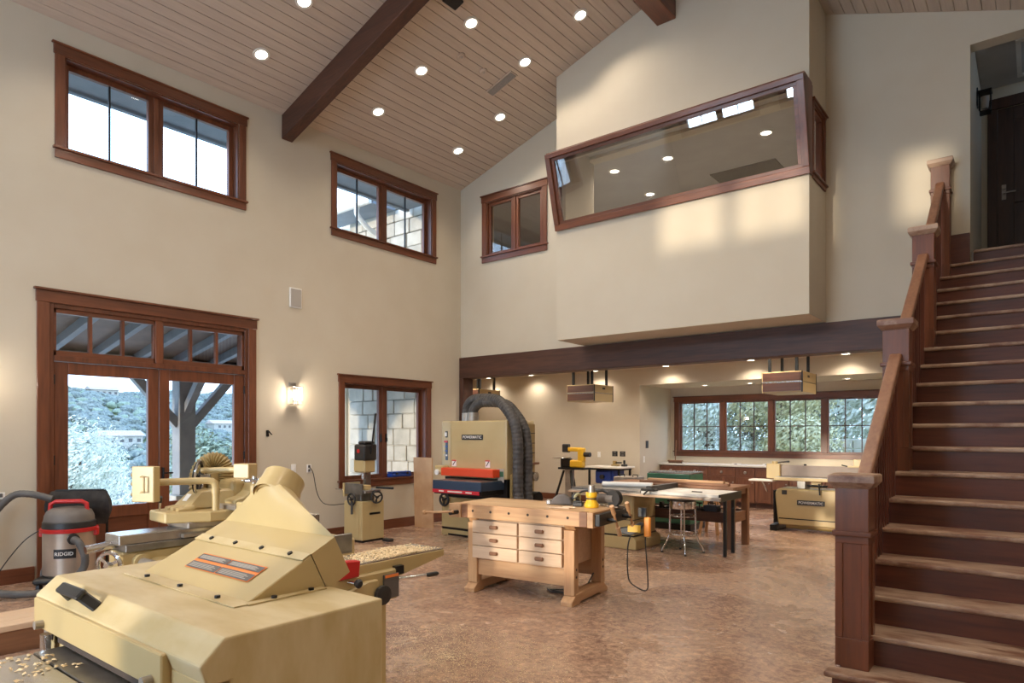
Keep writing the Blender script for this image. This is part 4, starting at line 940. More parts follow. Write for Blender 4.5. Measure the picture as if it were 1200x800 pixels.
B(sx1+.02, sx1+.11, 7.78, 8.25, 1.13, 1.16).build('side_ledge', 'walnut_Y', t); MB().cyl((sx1+.05, 8.05, .62), (sx1+.24, 8.05, .62), .11, n=18).build('motor', 'black_metal', t, smooth=True); MB().cyl((sx1+.05, 8.1, .95), (sx1+.16, 8.1, .95), .07, n=18).build('pulley', 'steel', t, smooth=True)
for z in (1.30, 1.45, 1.60): B(sx1+.03, sx1+.034, 8.06, 8.24, z, z+.01).build('vent_slit', 'black_metal', t)
t2 = thing('dust_hose', 'pair of ribbed grey dust hoses arching over the belt sander', 'hose', (-6.9, 8.0, 1.8))
for k, (xa, ya, xe, ye, top) in enumerate(((-7.36, 8.10, -5.96, 7.66, 2.17), (-7.10, 7.95, -5.94, 7.86, 2.10))):
    pts = spline([(xa, ya, 1.80), (xa, ya, top-.14), (xa+.10, ya, top-.03), (xa+.28, ya-.02, top), ((xa+xe)/2+.1, (ya+ye)/2, top-.04), (xe-.28, ye+.04, top-.17), (xe-.06, ye, top-.42), (xe, ye, top-.75), (xe, ye, 1.0), (xe+.03, ye-.02, .62), (xe+.14, ye-.06, .40), (xe+.36, ye-.02, .30)], 12)
    MB().tube(pts, .078, 14, rib=.035).build('hose', 'duct_dark', t2, smooth=False); MB().cyl((xa, ya, 1.80), (xa, ya, 1.94), .088, n=18).build('collar', 'galvanised', t2, smooth=True)
# plywood sheets leaning behind the sander
tag(MB().add([(-8.40, 7.93, .0), (-8.0, 7.96, .0), (-8.12, 8.06, 1.18), (-8.54, 8.03, 1.18), (-8.40, 7.90, .0), (-8.0, 7.93, .0), (-8.12, 8.03, 1.19), (-8.54, 8.0, 1.19)], [(0,3,2,1),(4,5,6,7),(0,1,5,4),(1,2,6,5),(2,3,7,6),(3,0,4,7)]).build('plywood_sheet', 'cardboard'), 'tan plywood sheet leaning on the wall left of the belt sander', 'board')
# ---- hollow chisel mortiser
t = thing('mortiser', 'small tan mortising machine on a cabinet stand before the low window', 'mortiser', (-7.95, 6.45, 0))
mx, my = -7.95, 6.43
st = B(mx-.21, mx+.21, my-.20, my+.22, .03, .60).build('stand', 'tan', t, bevel=.008); B(mx-.19, mx+.19, my-.18, my+.2, 0, .03).build('foot', 'black_metal', t)
B(mx-.14, mx+.14, my-.206, my-.2, .06, .56).build('door', 'tan', st, bevel=.002); B(mx+.21, mx+.216, my-.06, my+.14, .40, .43).build('vent_slot', 'black_metal', st)
B(mx-.2, mx+.2, my-.19, my+.21, .0, .05).build('kick', 'black_metal', st)
tb = B(mx-.2, mx+.25, my-.17, my+.12, .72, .77).build('table', 'steel', t, bevel=.005); B(mx-.22, mx+.20, my-.19, my-.17, .70, .86).build('fence', 'cast_iron', tb); B(mx-.24, mx-.20, my-.2, my+.1, .66, .86).build('clamp_post', 'tan', tb)
B(mx-.12, mx+.12, my-.15, my+.12, .60, .72).build('cross_slide', 'cast_iron', t, bevel=.01); B(mx+.02, mx+.2, my-.14, my-.02, .77, .84).build('vise', 'tan', t, bevel=.006)
handwheel((mx+.02, my-.24, .63), (0, -1, 0), .085, t, 'black_plastic', .013); handwheel((mx+.28, my+.02, .66), (1, -.3, 0), .085, t, 'black_plastic', .013)
MB().cyl((mx+.03, my-.24, .60), (mx+.08, my-.28, .42), .018).build('crank_grip', 'black_plastic', t)
B(mx-.10, mx-.02, my+.06, my+.16, .72, 1.42).build('column', 'cast_iron', t, bevel=.006)
hd = B(mx-.12, mx+.14, my-.10, my+.12, 1.02, 1.22).build('head', 'tan', t, bevel=.02); mt = B(mx-.08, mx+.17, my-.12, my+.12, 1.20, 1.44).build('motor', 'black_plastic', t, bevel=.025, seg=2); MB().cyl((mx+.03, my-.12, 1.34), (mx+.03, my-.128, 1.34), .03, n=14).build('badge', 'red_plastic', mt)
B(mx-.02, mx+.15, my-.1, my+.10, 1.44, 1.49).build('motor_cap', 'black_plastic', t, bevel=.02)
MB().cyl((mx+.02, my-.02, 1.02), (mx+.02, my-.02, .92), .035, n=14).build('chuck', 'steel', t, smooth=True); MB().cyl((mx+.02, my-.02, .92), (mx+.02, my-.02, .80), .010, n=8).build('chisel', 'chrome', t)
MB().cyl((mx+.17, my, 1.30), (mx+.30, my-.02, 1.88), .012).build('feed_handle', 'black_metal', t, smooth=True); MB().cyl((mx+.27, my-.015, 1.75), (mx+.30, my-.02, 1.90), .018).build('grip', 'black_plastic', t, smooth=True)
MB().cyl((mx-.24, my, .74), (mx-.52, my-.12, .75), .008).build('stop_rod', 'chrome', t); MB().cyl((mx+.25, my+.04, .80), (mx+.55, my+.10, .80), .018).build('side_lever', 'black_metal', t, smooth=True)
MB().tube(spline([(XL+.02, 5.894, 1.10), (XL+.06, 5.93, 1.0), (XL+.05, 6.0, .72), (XL+.08, 6.08, .56), (XL+.25, 6.12, .53), (XL+.42, 6.24, .55)]), .006, 6).build('power_cord', 'black_plastic', t, smooth=True)
t = thing('foot_switch', 'black foot switch lying on floor right of the mortiser', 'switch', (mx+.38, my+.15, 0)); B(mx+.3, mx+.46, my+.1, my+.2, 0, .04).build('body', 'black_plastic', t, bevel=.01); MB().tube(spline([(mx+.3, my+.15, .02), (mx+.24, my+.2, .008), (mx+.2, my+.27, .02)]), .006, 6).build('cord', 'black_plastic', t)
# blue case on the sill
t = thing('tool_case', 'blue plastic tool case lying on the window sill', 'case', (XL+.05, 7.72, .865)); 
B(XL-.10, XL+.04, 7.50, 7.94, .865, .925).build('body', 'blue_plastic', t, bevel=.012, seg=2); B(XL-.10, XL+.04, 7.50, 7.94, .928, .955).build('lid', 'blue_plastic', t, bevel=.01)
for y in (7.6, 7.84): B(XL+.04, XL+.05, y-.02, y+.02, .905, .945).build('latch', 'black_plastic', t)
t.location = (XL-.03, 7.72, .865); INFO[t.name] = Matrix.Translation(-Vector(t.location))
for ch in t.children: ch.location = (.08, 0, 0)
# ---- joiner's workbench (local frame, yawed)
t = thing('workbench', 'wooden joinery workbench with six drawers and vises in the middle of the floor', 'workbench', (-4.02, 5.44, 0), math.radians(6.5))
WB_ = t; hL, hD = .77, .36
def bb(name, mat, *a, par=t, bevel=.004): return B(*a).build(name, mat, par, bevel=bevel, local=True)
top = bb('top', 'bench_top', -hL, hL, -hD, hD, .80, .88)
bb('front_apron', 'maple_X', -hL+.20, hL-.0, -hD-.02, -hD+.04, .745, .882, par=top); bb('rear_apron', 'maple_X', -hL, hL, hD-.04, hD+.02, .745, .88, par=top)
for k in range(6): MB().cyl((-hL+.27+k*.215, -hD-.0205, .82), (-hL+.27+k*.215, -hD-.023, .82), .013, n=12).build('dog_hole', 'gap_dark', top, local=True)
bb('apron_block', 'walnut_X', -hL+.13, -hL+.20, -hD-.02, -hD+.05, .745, .882, par=top)
for sx in (-1, 1):
    x = sx*(hL-.24) if sx < 0 else hL-.20
    for sy in (-1, 1):
        y = sy*(hD-.06)
        bb('leg', 'maple_Z', x-.055, x+.055, y-.045, y+.045, .09, .70)
    ft = MB().prism([(-hD-.04, 0), (-hD-.04, .04), (-hD+.05, .105), (hD-.05, .105), (hD+.04, .04), (hD+.04, 0), (hD-.12, 0), (hD-.15, .02), (-hD+.15, .02), (-hD+.12, 0)], 'X', x-.06, x+.06).build('foot', 'maple_Y', t, bevel=.004, local=True)
    MB().prism([(-hD+.0, .80), (-hD+.0, .76), (-hD+.05, .70), (hD-.05, .70), (hD, .76), (hD, .80)], 'X', x-.055, x+.055).build('bearer', 'maple_Y', t, bevel=.004, local=True)
    for z in (.26, .33):
        for sy in (-1, 1): MB().cyl((x+.0555*sx, sy*(hD-.06), z), (x+.058*sx, sy*(hD-.06), z), .012, n=10).build('bolt', 'gap_dark', t, local=True)
xl, xr = -(hL-.24)+.055, hL-.20-.055
bb('stretcher', 'maple_X', xl, xr, -hD+.04, -hD+.08, .17, .33); bb('stretcher', 'maple_X', xl, xr, hD-.08, hD-.04, .17, .33)
cab = bb('drawer_case', 'pale_X', xl+.005, xr-.005, -hD+.04, hD-.05, .33, .735)
xm = (xl+xr)/2
for k in range(3):
    z0 = .34+k*.130
    for (a, bq) in ((xl-.05, xm-.006), (xm+.006, xr-.01)):
        dr = bb('drawer', 'pale_X', a+.004, bq-.004, -hD+.0, -hD+.04, z0+.004, z0+.126, par=cab)
        m2 = (a+bq)/2; bb('pull', 'walnut_X', m2-.045, m2+.045, -hD-.03, -hD+.0, z0+.05, z0+.085, par=dr, bevel=.008)
# front vise at the left end, tail vise at the right end
v = bb('front_vise', 'maple_X', -hL-.02, -hL+.13, -hD-.04, -hD+.10, .745, .882)
MB().cyl((-hL+.09, -hD-.04, .80), (-hL+.09, -hD-.16, .80), .022, n=14).build('screw', 'black_metal', v, local=True, smooth=True); MB().cyl((-hL+.02, -hD-.06, .81), (-hL+.02, -hD-.12, .81), .014).build('guide_rod', 'steel', v, local=True)
MB().cyl((-hL-.25, -hD-.15, .785), (-hL+.12, -hD-.15, .815), .012, n=10).build('handle', 'maple_X', v, local=True, smooth=True); MB().lathe([(.001, -.02), (.022, -.015), (.022, .015), (.001, .02)], (-hL-.25, -hD-.15, .785), (1, 0, 0), 10).build('knob', 'maple_X', v, local=True, smooth=True)
v = bb('tail_vise', 'maple_Y', hL+.0, hL+.06, -hD-.02, hD+.02, .74, .882); bb('vise_jaw', 'black_plastic', hL+.06, hL+.11, -hD+.02, hD-.02, .755, .865, par=v); bb('jaw_block', 'walnut_X', hL-.08, hL+.0, -hD-.022, -hD+.04, .745, .883, par=v)
for y in (-.16, .20):
    MB().cyl((hL+.11, y, .80), (hL+.20, y, .80), .02, n=12).build('screw', 'black_metal', v, local=True, smooth=True)
    MB().cyl((hL+.19, y-.07, .90), (hL+.19, y+.07, .69), .012, n=10).build('handle', 'maple_Z', v, local=True, smooth=True)
    for q, z, k in ((-.07, .90, 1), (.07, .69, 1)): MB().cyl((hL+.19, y+q+.027, z-.04), (hL+.19, y+q-.027, z+.04), .021, n=10).build('grip', 'maple_Z', v, local=True, smooth=True)
# things on the bench
def benchloc(x, y, z=.882):
    M = Matrix.Translation(Vector(WB_.location)) @ Matrix.Rotation(WB_.rotation_euler.z, 4, 'Z'); q = M @ Vector((x, y, z)); return tuple(q)
bpos = benchloc(.26, .10); t = thing('palm_sander', 'grey belt sander lying on the middle of the workbench', 'sander', bpos, .4)
MB().prism([(-.11, 0), (-.10, .05), (-.04, .10), (.03, .11), (.09, .07), (.12, .0)], 'Y', -.045, .045).build('body', 'grey_plastic', t, bevel=.015, seg=2, local=True); MB().box(-.15, -.10, -.05, .05, 0, .05).build('front_roller', 'steel', t, bevel=.01, local=True); MB().tube(spline([(.10, 0, .06), (.16, 0, .07), (.18, .05, .02), (.14, .12, .006)]), .007, 8).build('cord', 'black_plastic', t, local=True)
bpos = benchloc(.44, .22); t = thing('ear_muffs', 'black and olive ear muffs lying on the workbench', 'ear muffs', bpos, .2)
for s in (-1, 1): MB().lathe([(.001, 0), (.045, .0), (.055, .02), (.05, .045), (.001, .05)], (s*.06, 0, .055), (s, .2, .2), 18).build('cup', 'black_plastic', t, local=True, smooth=True); MB().torus((s*.062, 0, .055), (s, .2, .2), .05, .014, 18, 8).build('cushion', 'leaf_gold', t, local=True, smooth=True)
MB().torus((0, .05, .06), (0, .7, -.7), .10, .010, 20, 8, PI, 0).build('headband', 'black_plastic', t, local=True, smooth=True)
bpos = benchloc(.47, .05); t = thing('battery_pack', 'small black battery pack on bench between ear muffs and router', 'battery', bpos, .3); B(-.05, .05, -.035, .035, 0, .04).build('body', 'black_plastic', t, local=True, bevel=.006); B(-.04, .04, -.025, .025, .04, .055).build('terminal', 'black_metal', t, local=True, bevel=.004)
bpos = benchloc(.63, .02); t = thing('trim_router', 'yellow palm router standing on the right end of the workbench', 'router', bpos, .1)
MB().lathe([(.065, 0), (.07, .01), (.07, .03), (.055, .06), (.05, .07)], (0, 0, 0), n=20).build('base', 'yellow_plastic', t, local=True, smooth=True); MB().lathe([(.045, .07), (.045, .10), (.055, .11), (.055, .145), (.04, .15)], (0, 0, 0), n=20).build('motor', 'yellow_plastic', t, local=True, smooth=True); MB().lathe([(.035, .15), (.032, .215), (.025, .22)], (0, 0, 0), n=16).build('top_cap', 'galvanised', t, local=True, smooth=True); MB().torus((0, 0, .088), (0, 0, 1), .047, .008, 18, 6).build('band', 'black_plastic', t, local=True); 
bpos = benchloc(.66, .22); t = thing('circular_saw', 'black circular saw lying at the right rear corner of the workbench', 'saw', bpos, -.1)
MB().cyl((-.05, 0, .07), (.14, 0, .08), .05, .045, 16).build('motor', 'grey_plastic', t, local=True, smooth=True); MB().cyl((.14, -.03, .085), (.14, .03, .085), .078, n=22).build('blade_guard', 'black_plastic', t, local=True, smooth=True); MB().tube([(-.05, 0, .10), (-.08, 0, .14), (0, 0, .155), (.08, 0, .13)], .018, 10).build('handle', 'black_plastic', t, local=True, smooth=True); B(-.10, .22, -.06, .06, 0, .012).build('shoe', 'steel', t, local=True)
bpos = benchloc(.40, -.20); t = thing('wood_offcut', 'thin pale wood offcut lying near front edge of the workbench', 'offcut', bpos, .25); B(-.10, .10, -.02, .02, 0, .012).build('strip', 'pale_X', t, local=True, bevel=.002); B(.03, .16, -.01, .02, .0121, .02).build('shaving', 'pale_X', t, local=True)
# yellow drill hung at the tail vise with cord loop
bpos = benchloc(hL+.20, .28, .62); t = thing('power_drill', 'yellow and black power tool hanging at the tail vise of the workbench', 'power tool', bpos, .2)
MB().prism([(-.14, .0), (-.16, .05), (-.02, .08), (.06, .12), (.10, .10), (.05, .02), (-.04, -.02)], 'Y', -.03, .03).build('body', 'black_plastic', t, bevel=.01, seg=2, local=True); B(-.06, .07, -.034, -.03, .02, .09).build('side_shell', 'yellow_plastic', t, local=True, bevel=.003); MB().box(.10, .16, -.03, .03, -.02, .17).build('magazine', 'amber_plastic', t, bevel=.01, local=True); MB().box(.04, .12, -.02, .02, .17, .26).build('hook', 'black_metal', t, local=True, bevel=.004)
MB().tube(spline([(-.04, 0, -.02), (-.06, -.03, -.15), (-.05, -.04, -.42), (.02, -.05, -.50), (.13, -.04, -.53), (.14, -.03, -.40), (.11, 0, -.10), (.11, 0, -.02)]), .007, 6).build('cord', 'black_plastic', t, local=True, smooth=True)
tag(MB().tube(spline([benchloc(.10, .1, .008), benchloc(.2, .02, .008), benchloc(.32, .05, .008), benchloc(.36, .14, .008), benchloc(.25, .16, .008), benchloc(.15, .08, .012), benchloc(.45, .12, .01), benchloc(.55, .24, .2)]), .007, 6).build('extension_cord', 'black_plastic', smooth=True), 'black cord coiled on the floor under the workbench', 'cord')
# ---- table saw with long extension table
t = thing('table_saw', 'tan cabinet table saw with a long extension table behind the workbench', 'table saw', (-4.3, 8.5, 0))
B(-4.92, -4.36, 8.20, 8.88, .10, .76).build('cabinet', 'tan', t, bevel=.02); MB().prism([(-4.98, 0), (-4.98, .13), (-4.93, .17), (-4.35, .17), (-4.30, .13), (-4.30, 0)], 'Y', 8.16, 8.92).build('base', 'tan', t, bevel=.01); B(-4.925, -4.355, 8.195, 8.885, .172, .19).build('base_groove', 'black_metal', t); B(-4.925, -4.355, 8.195, 8.885, .40, .41).build('cabinet_seam', 'black_metal', t)
handwheel((-4.62, 8.12, .57), (0, -1, 0), .10, t, 'steel', .014); MB().cyl((-4.62, 8.12, .57), (-4.62, 8.20, .57), .02).build('wheel_shaft', 'steel', t)
tt = B(-5.14, -4.2, 8.09, 8.86, .79, .83).build('iron_top', 'cast_iron', t, bevel=.004); B(-4.19, -3.12, 8.09, 8.86, .79, .83).build('extension_top', 'white_paint', t, bevel=.004); B(-5.3, -5.145, 8.09, 8.86, .79, .83).build('wing', 'cast_iron', t)
B(-5.30, -3.08, 8.03, 8.085, .755, .80).build('front_rail', 'galvanised', t, bevel=.004); B(-5.30, -3.3, 8.00, 8.03, .765, .785).build('rail_tape', 'pale_X', t)
B(-3.12, -3.10, 8.1, 8.86, .74, .835).build('edge_band', 'black_metal', t)
fc = B(-4.10, -4.02, 8.06, 8.9, .832, .90).build('rip_fence', 'black_plastic', t, bevel=.004); B(-4.16, -3.96, 8.02, 8.15, .835, .87).build('fence_head', 'black_metal', fc, bevel=.008); MB().cyl((-4.06, 8.02, .84), (-4.06, 7.92, .80), .012).build('fence_lever', 'black_plastic', fc)
for (x, y) in ((-3.17, 8.45), ): B(x-.02, x+.02, y-.02, y+.02, 0, .79).build('leg', 'black_metal', t, bevel=.003)
B(-3.22, -3.18, 8.80, 8.84, 0, .79).build('leg', 'black_metal', t)
t = thing('paper_roll', 'white roll of paper lying on the table saw', 'roll', (-4.7, 8.5, .832)); MB().cyl((-4.98, 8.42, .868), (-4.28, 8.62, .868), .036, n=18).build('sheet', 'white_plastic', t, smooth=True); MB().cyl((-4.985, 8.419, .868), (-4.275, 8.621, .868), .018, n=12).build('core', 'cardboard', t)
t = thing('drawing_sheet', 'white sheet lying on the right end of the extension table', 'paper', (-3.5, 8.5, .8305)); B(-3.8, -3.25, 8.35, 8.75, .8305, .8335).build('sheet', 'white_plastic', t); B(-3.56, -3.42, 8.30, 8.32, .8335, .845).build('pencil', 'black_plastic', t)
# ---- outfeed bench with lumber and lower shelf
t = thing('outfeed_bench', 'dark wooden bench with a lower shelf behind the table saw', 'bench', (-4.2, 9.35, 0))
for (x, y) in ((-3.31, 9.06), (-3.31, 9.62), (-5.15, 9.06), (-5.15, 9.62)): B(x-.045, x+.045, y-.045, y+.045, 0, .82).build('leg', 'walnut_Z', t, bevel=.004)
B(-5.2, -3.26, 9.0, 9.68, .82, .86).build('top', 'walnut_X', t, bevel=.004); B(-5.15, -3.31, 9.03, 9.06, .36, .50).build('front_rail', 'beam_X', t); B(-5.15, -3.31, 9.62, 9.65, .36, .50).build('rear_rail', 'beam_X', t); B(-3.335, -3.29, 9.1, 9.58, .36, .50).build('end_rail', 'walnut_Y', t); B(-5.15, -3.31, 9.06, 9.62, .46, .48).build('shelf', 'walnut_X', t); B(-3.335, -3.29, 9.1, 9.58, .74, .82).build('end_apron', 'walnut_Y', t)
for k, (x0, x1, y, z, m_, l) in enumerate(((-4.75, -3.38, 9.12, .861, 'walnut_X', 'longest brown board lying on the outfeed bench'), (-4.7, -3.75, 9.26, .861, 'maple_X', 'light wooden board behind the longest one on the outfeed bench'), (-4.6, -3.5, 9.40, .861, 'walnut_X', 'brown board at the rear of the outfeed bench'), (-3.9, -3.45, 9.25, .861, 'pale_X', 'short pale board end at the right of the outfeed bench'))):
    o_ = tag(B(x0, x1, y, y+.10, z, z+.035).build('lumber_board', m_, bevel=.003), l, 'board', 'boards on the outfeed bench')
tag(B(-4.62, -3.45, 9.13, 9.20, .897, .93).build('lumber_board', 'maple_X', bevel=.003), 'pale board stacked on top of the longest brown board', 'board', 'boards on the outfeed bench')
clut = [('hand_plane', 'black hand plane on lower shelf of the outfeed bench', -4.15), ('clamp', 'black bar clamp lying on lower shelf of the outfeed bench', -4.45), ('drill_case', 'dark blue tool box on lower shelf of the outfeed bench', -3.62), ('glue_bottle', 'yellow wood block upright on lower shelf of the outfeed bench', -3.42)]
x = -4.15; t = thing('hand_plane', clut[0][1], 'plane', (x, 9.3, .48)); B(x-.13, x+.13, 9.26, 9.34, .481, .51).build('sole', 'black_metal', t, bevel=.004); MB().tube([(x+.08, 9.3, .51), (x+.09, 9.3, .56), (x+.11, 9.3, .60)], .016, 8).build('tote', 'walnut_Z', t); MB().lathe([(.015, 0), (.01, .02), (.018, .05), (.001, .06)], (x-.09, 9.3, .51), n=10).build('knob', 'walnut_Z', t, smooth=True)
x = -4.5; t = thing('bar_clamp', clut[1][1], 'clamp', (x, 9.25, .48)); B(x-.28, x+.28, 9.24, 9.26, .481, .50).build('bar', 'black_metal', t); B(x-.28, x-.25, 9.18, 9.27, .481, .58).build('jaw', 'black_metal', t, bevel=.004); B(x+.05, x+.09, 9.18, 9.27, .481, .58).build('jaw', 'black_metal', t, bevel=.004); MB().cyl((x+.09, 9.22, .54), (x+.22, 9.22, .54), .014).build('handle', 'black_plastic', t)
x = -3.68; t = thing('tool_box', clut[2][1], 'box', (x, 9.3, .48)); B(x-.10, x+.10, 9.22, 9.38, .481, .57).build('body', 'navy', t, bevel=.006); MB().tube([(x-.05, 9.3, .57), (x-.05, 9.3, .60), (x+.05, 9.3, .60), (x+.05, 9.3, .57)], .008, 6).build('handle', 'black_plastic', t)
x = -3.45; t = thing('wood_block', clut[3][1], 'block', (x, 9.3, .48)); MB().prism([(x-.05, .481), (x-.05, .60), (x-.02, .66), (x+.03, .66), (x+.05, .60), (x+.05, .481)], 'Y', 9.25, 9.35).build('block', 'pale_Z', t, bevel=.004)
for k, x in enumerate((-3.95, -3.82, -4.28)):
    t = thing('hand_tool', ['black tool with T handle left of the blue box on the lower shelf', 'short black clamp next to the blue tool box', 'black rounded tool beside the hand plane on the lower shelf'][k], 'tool', (x, 9.18, .48)); B(x-.05, x+.05, 9.14, 9.22, .481, .53).build('body', 'black_plastic', t, bevel=.012); MB().cyl((x, 9.18, .53), (x, 9.18, .60), .01).build('stem', 'black_metal', t); MB().cyl((x-.04, 9.18, .60), (x+.04, 9.18, .60), .012).build('handle', 'black_metal', t)
# ---- chrome stool
t = thing('shop_stool', 'round chrome stool with black seat in front of the extension table', 'stool', (-3.73, 8.42, 0))
qx, qy = -3.73, 8.40
MB().lathe([(.001, .70), (.17, .70), (.18, .715), (.18, .735), (.165, .745), (.001, .745)], (qx, qy, 0), n=28).build('seat', 'black_plastic', t, smooth=True); MB().lathe([(.168, .60), (.172, .61), (.172, .70), (.168, .70)], (qx, qy, 0), n=28, cap=False).build('seat_skirt', 'chrome', t, smooth=True)
for k in range(4):
    a = PI/4+k*PI/2-.25; d2 = Vector((math.cos(a), math.sin(a), 0)); c = Vector((qx, qy, 0))
    MB().tube([c+d2*.165+Vector((0, 0, .68)), c+d2*.17+Vector((0, 0, .30)), c+d2*.175+Vector((0, 0, .24)), c+d2*.20+Vector((0, 0, .17)), c+d2*.265+Vector((0, 0, .05)), c+d2*.275+Vector((0, 0, .01))], .0125, 10).build('leg', 'chrome', t, smooth=True)
    MB().cyl(c+d2*.275+Vector((0, 0, 0)), c+d2*.272+Vector((0, 0, .025)), .017, n=10).build('rubber_tip', 'black_plastic', t)
MB().torus((qx, qy, .26), (0, 0, 1), .185, .012, 30, 8).build('foot_ring', 'chrome', t, smooth=True); MB().torus((qx, qy, .50), (0, 0, 1), .165, .009, 30, 8).build('upper_ring', 'chrome', t, smooth=True)
# ---- green machine
t = thing('green_cabinet', 'green metal machine cabinet with louvred pale top behind the table saw', 'machine', (-4.85, 10.6, 0))
B(-5.25, -4.47, 10.35, 10.9, .10, .93).build('body', 'green_paint', t, bevel=.012); B(-5.27, -4.45, 10.33, 10.92, 0, .10).build('plinth', 'black_metal', t); tp = B(-5.22, -4.46, 10.36, 10.9, .93, .95).build('top', 'steel', t)
for k in range(14): B(-5.20+k*.053, -5.175+k*.053, 10.38, 10.88, .95, .957).build('louvre', 'steel', tp)
B(-5.15, -4.55, 10.345, 10.35, .55, .75).build('panel', 'green_paint', t, bevel=.003)
# saw horse behind
t = thing('saw_horse', 'small pale wooden saw horse behind the stool and extension table', 'saw horse', (-4.05, 10.3, 0))
for s in (-1, 1):
    for k in (-1, 1): MB().bar((-4.08+s*.15, 10.3+k*.14, 0), (-4.08+s*.05, 10.3+k*.03, .74), .045, .03).build('leg', 'maple_Z', t)
B(-4.28, -3.88, 10.26, 10.34, .72, .80).build('top_bar', 'maple_X', t, bevel=.004)
# ---- scroll saw on stand
t = thing('scroll_saw', 'yellow scroll saw on a dark stand at the alcove wall', 'scroll saw', (-7.5, 11.9, 0))
gx, gy = -7.86, 11.9
for (x, y) in ((-.22, -.20), (.22, -.20), (0, .25)): MB().bar((gx+x*1.25, gy+y*1.25, 0), (gx+x*.4, gy+y*.4, .82), .045, .045).build('stand_leg', 'black_metal', t)
B(gx-.07, gx+.09, gy-.06, gy+.06, .06, .86).build('stand_post', 'galvanised', t, bevel=.004); B(gx-.20, gx+.45, gy-.14, gy+.14, .84, .88).build('base_plate', 'black_metal', t)
B(gx+.05, gx+.36, gy-.08, gy+.08, .88, 1.04).build('lower_arm', 'yellow_plastic', t, bevel=.03, seg=2); B(gx+.24, gx+.38, gy-.07, gy+.07, 1.0, 1.30).build('rear_column', 'yellow_plastic', t, bevel=.03, seg=2); B(gx-.02, gx+.30, gy-.05, gy+.05, 1.22, 1.31).build('upper_arm', 'yellow_plastic', t, bevel=.02, seg=2); B(gx-.16, gx-.0, gy-.06, gy+.06, 1.20, 1.38).build('blade_head', 'black_plastic', t, bevel=.02)
MB().lathe([(.001, 0), (.20, 0), (.21, .012), (.20, .025), (.001, .025)], (gx-.20, gy, 1.07), n=22).build('table', 'steel', t, smooth=True); B(gx-.2, gx+.05, gy-.05, gy+.05, .88, 1.07).build('table_bracket', 'black_metal', t, bevel=.01); MB().cyl((gx+.38, gy, 1.16), (gx+.52, gy, 1.16), .05, n=16).build('motor', 'black_plastic', t, smooth=True)
# ---- blue portable saw
t = thing('portable_saw', 'blue portable table saw with pale top on a folding stand by the alcove wall', 'table saw', (-7.4, 12.9, 0))
B(-7.92, -6.98, 12.6, 13.2, .84, .88).build('top', 'white_paint', t, bevel=.006); B(-7.70, -7.28, 12.68, 13.12, .50, .80).build('motor_housing', 'blue_paint', t, bevel=.04, seg=2); B(-7.85, -7.05, 12.63, 13.17, .80, .84).build('frame', 'black_metal', t)
for (x, y) in ((-7.82, 12.65), (-7.08, 12.65), (-7.82, 13.15), (-7.08, 13.15)): B(x-.02, x+.02, y-.02, y+.02, 0, .82).build('leg', 'black_metal', t)
B(-7.25, -7.22, 12.66, 13.14, .45, .80).build('side_plate', 'blue_paint', t); MB().cyl((-7.5, 12.68, .65), (-7.5, 12.62, .65), .05, n=16).build('bevel_wheel', 'black_plastic', t)
t = thing('brass_vise', 'small brass coloured vise standing on the blue saw top', 'vise', (-7.3, 12.95, .88)); B(-7.42, -7.24, 12.9, 13.0, .881, .92).build('base', 'tan_dark', t, bevel=.01); B(-7.38, -7.32, 12.9, 13.0, .92, 1.0).build('jaw', 'tan_dark', t, bevel=.008); MB().cyl((-7.32, 12.95, .96), (-7.18, 12.95, .96), .014).build('screw', 'black_metal', t)
t = thing('charger', 'black charger standing on right corner of the blue saw top', 'charger', (-7.08, 12.9, .88)); B(-7.14, -7.04, 12.85, 12.97, .881, .93).build('body', 'black_plastic', t, bevel=.01); B(-7.11, -7.07, 12.89, 12.93, .93, 1.02).build('battery', 'black_plastic', t, bevel=.008)
t = thing('tool_tray', 'grey toolbox on floor stand between the blue saw and the table saw', 'toolbox', (-6.2, 11.4, 0)); B(-6.42, -5.9, 11.2, 11.6, .0, .68).build('cabinet', 'walnut_Z', t, bevel=.006); B(-6.40, -5.92, 11.22, 11.58, .68, .78).build('case', 'galvanised', t, bevel=.012)
for k in range(2): MB().tube([(-6.3+k*.28, 11.3, .78), (-6.3+k*.28, 11.3, .82), (-6.2+k*.28, 11.3, .82), (-6.2+k*.28, 11.3, .78)], .012, 6).build('latch_handle', 'black_plastic', t)
# brown cloth heap by the hoses
mb = MB(); n_ = 18; rs = []
for i_ in range(7):
    f = i_/6; rr = .34*math.cos(f*PI/2)**.6+.001; rs.append([(-5.75+rr*1.35*math.cos(2*PI*j/n_)*(1+.16*math.sin(j*2.3+i_)), 8.75+rr*math.sin(2*PI*j/n_)*(1+.16*math.cos(j*1.7+i_)), .001+.30*f*(1+.12*math.sin(j*1.9))) for j in range(n_)])
mb.rings(rs); tag(mb.build('cloth_heap', 'brown_cloth', smooth=True), 'crumpled brown tarp heaped on the floor beside the dust hoses', 'tarp')
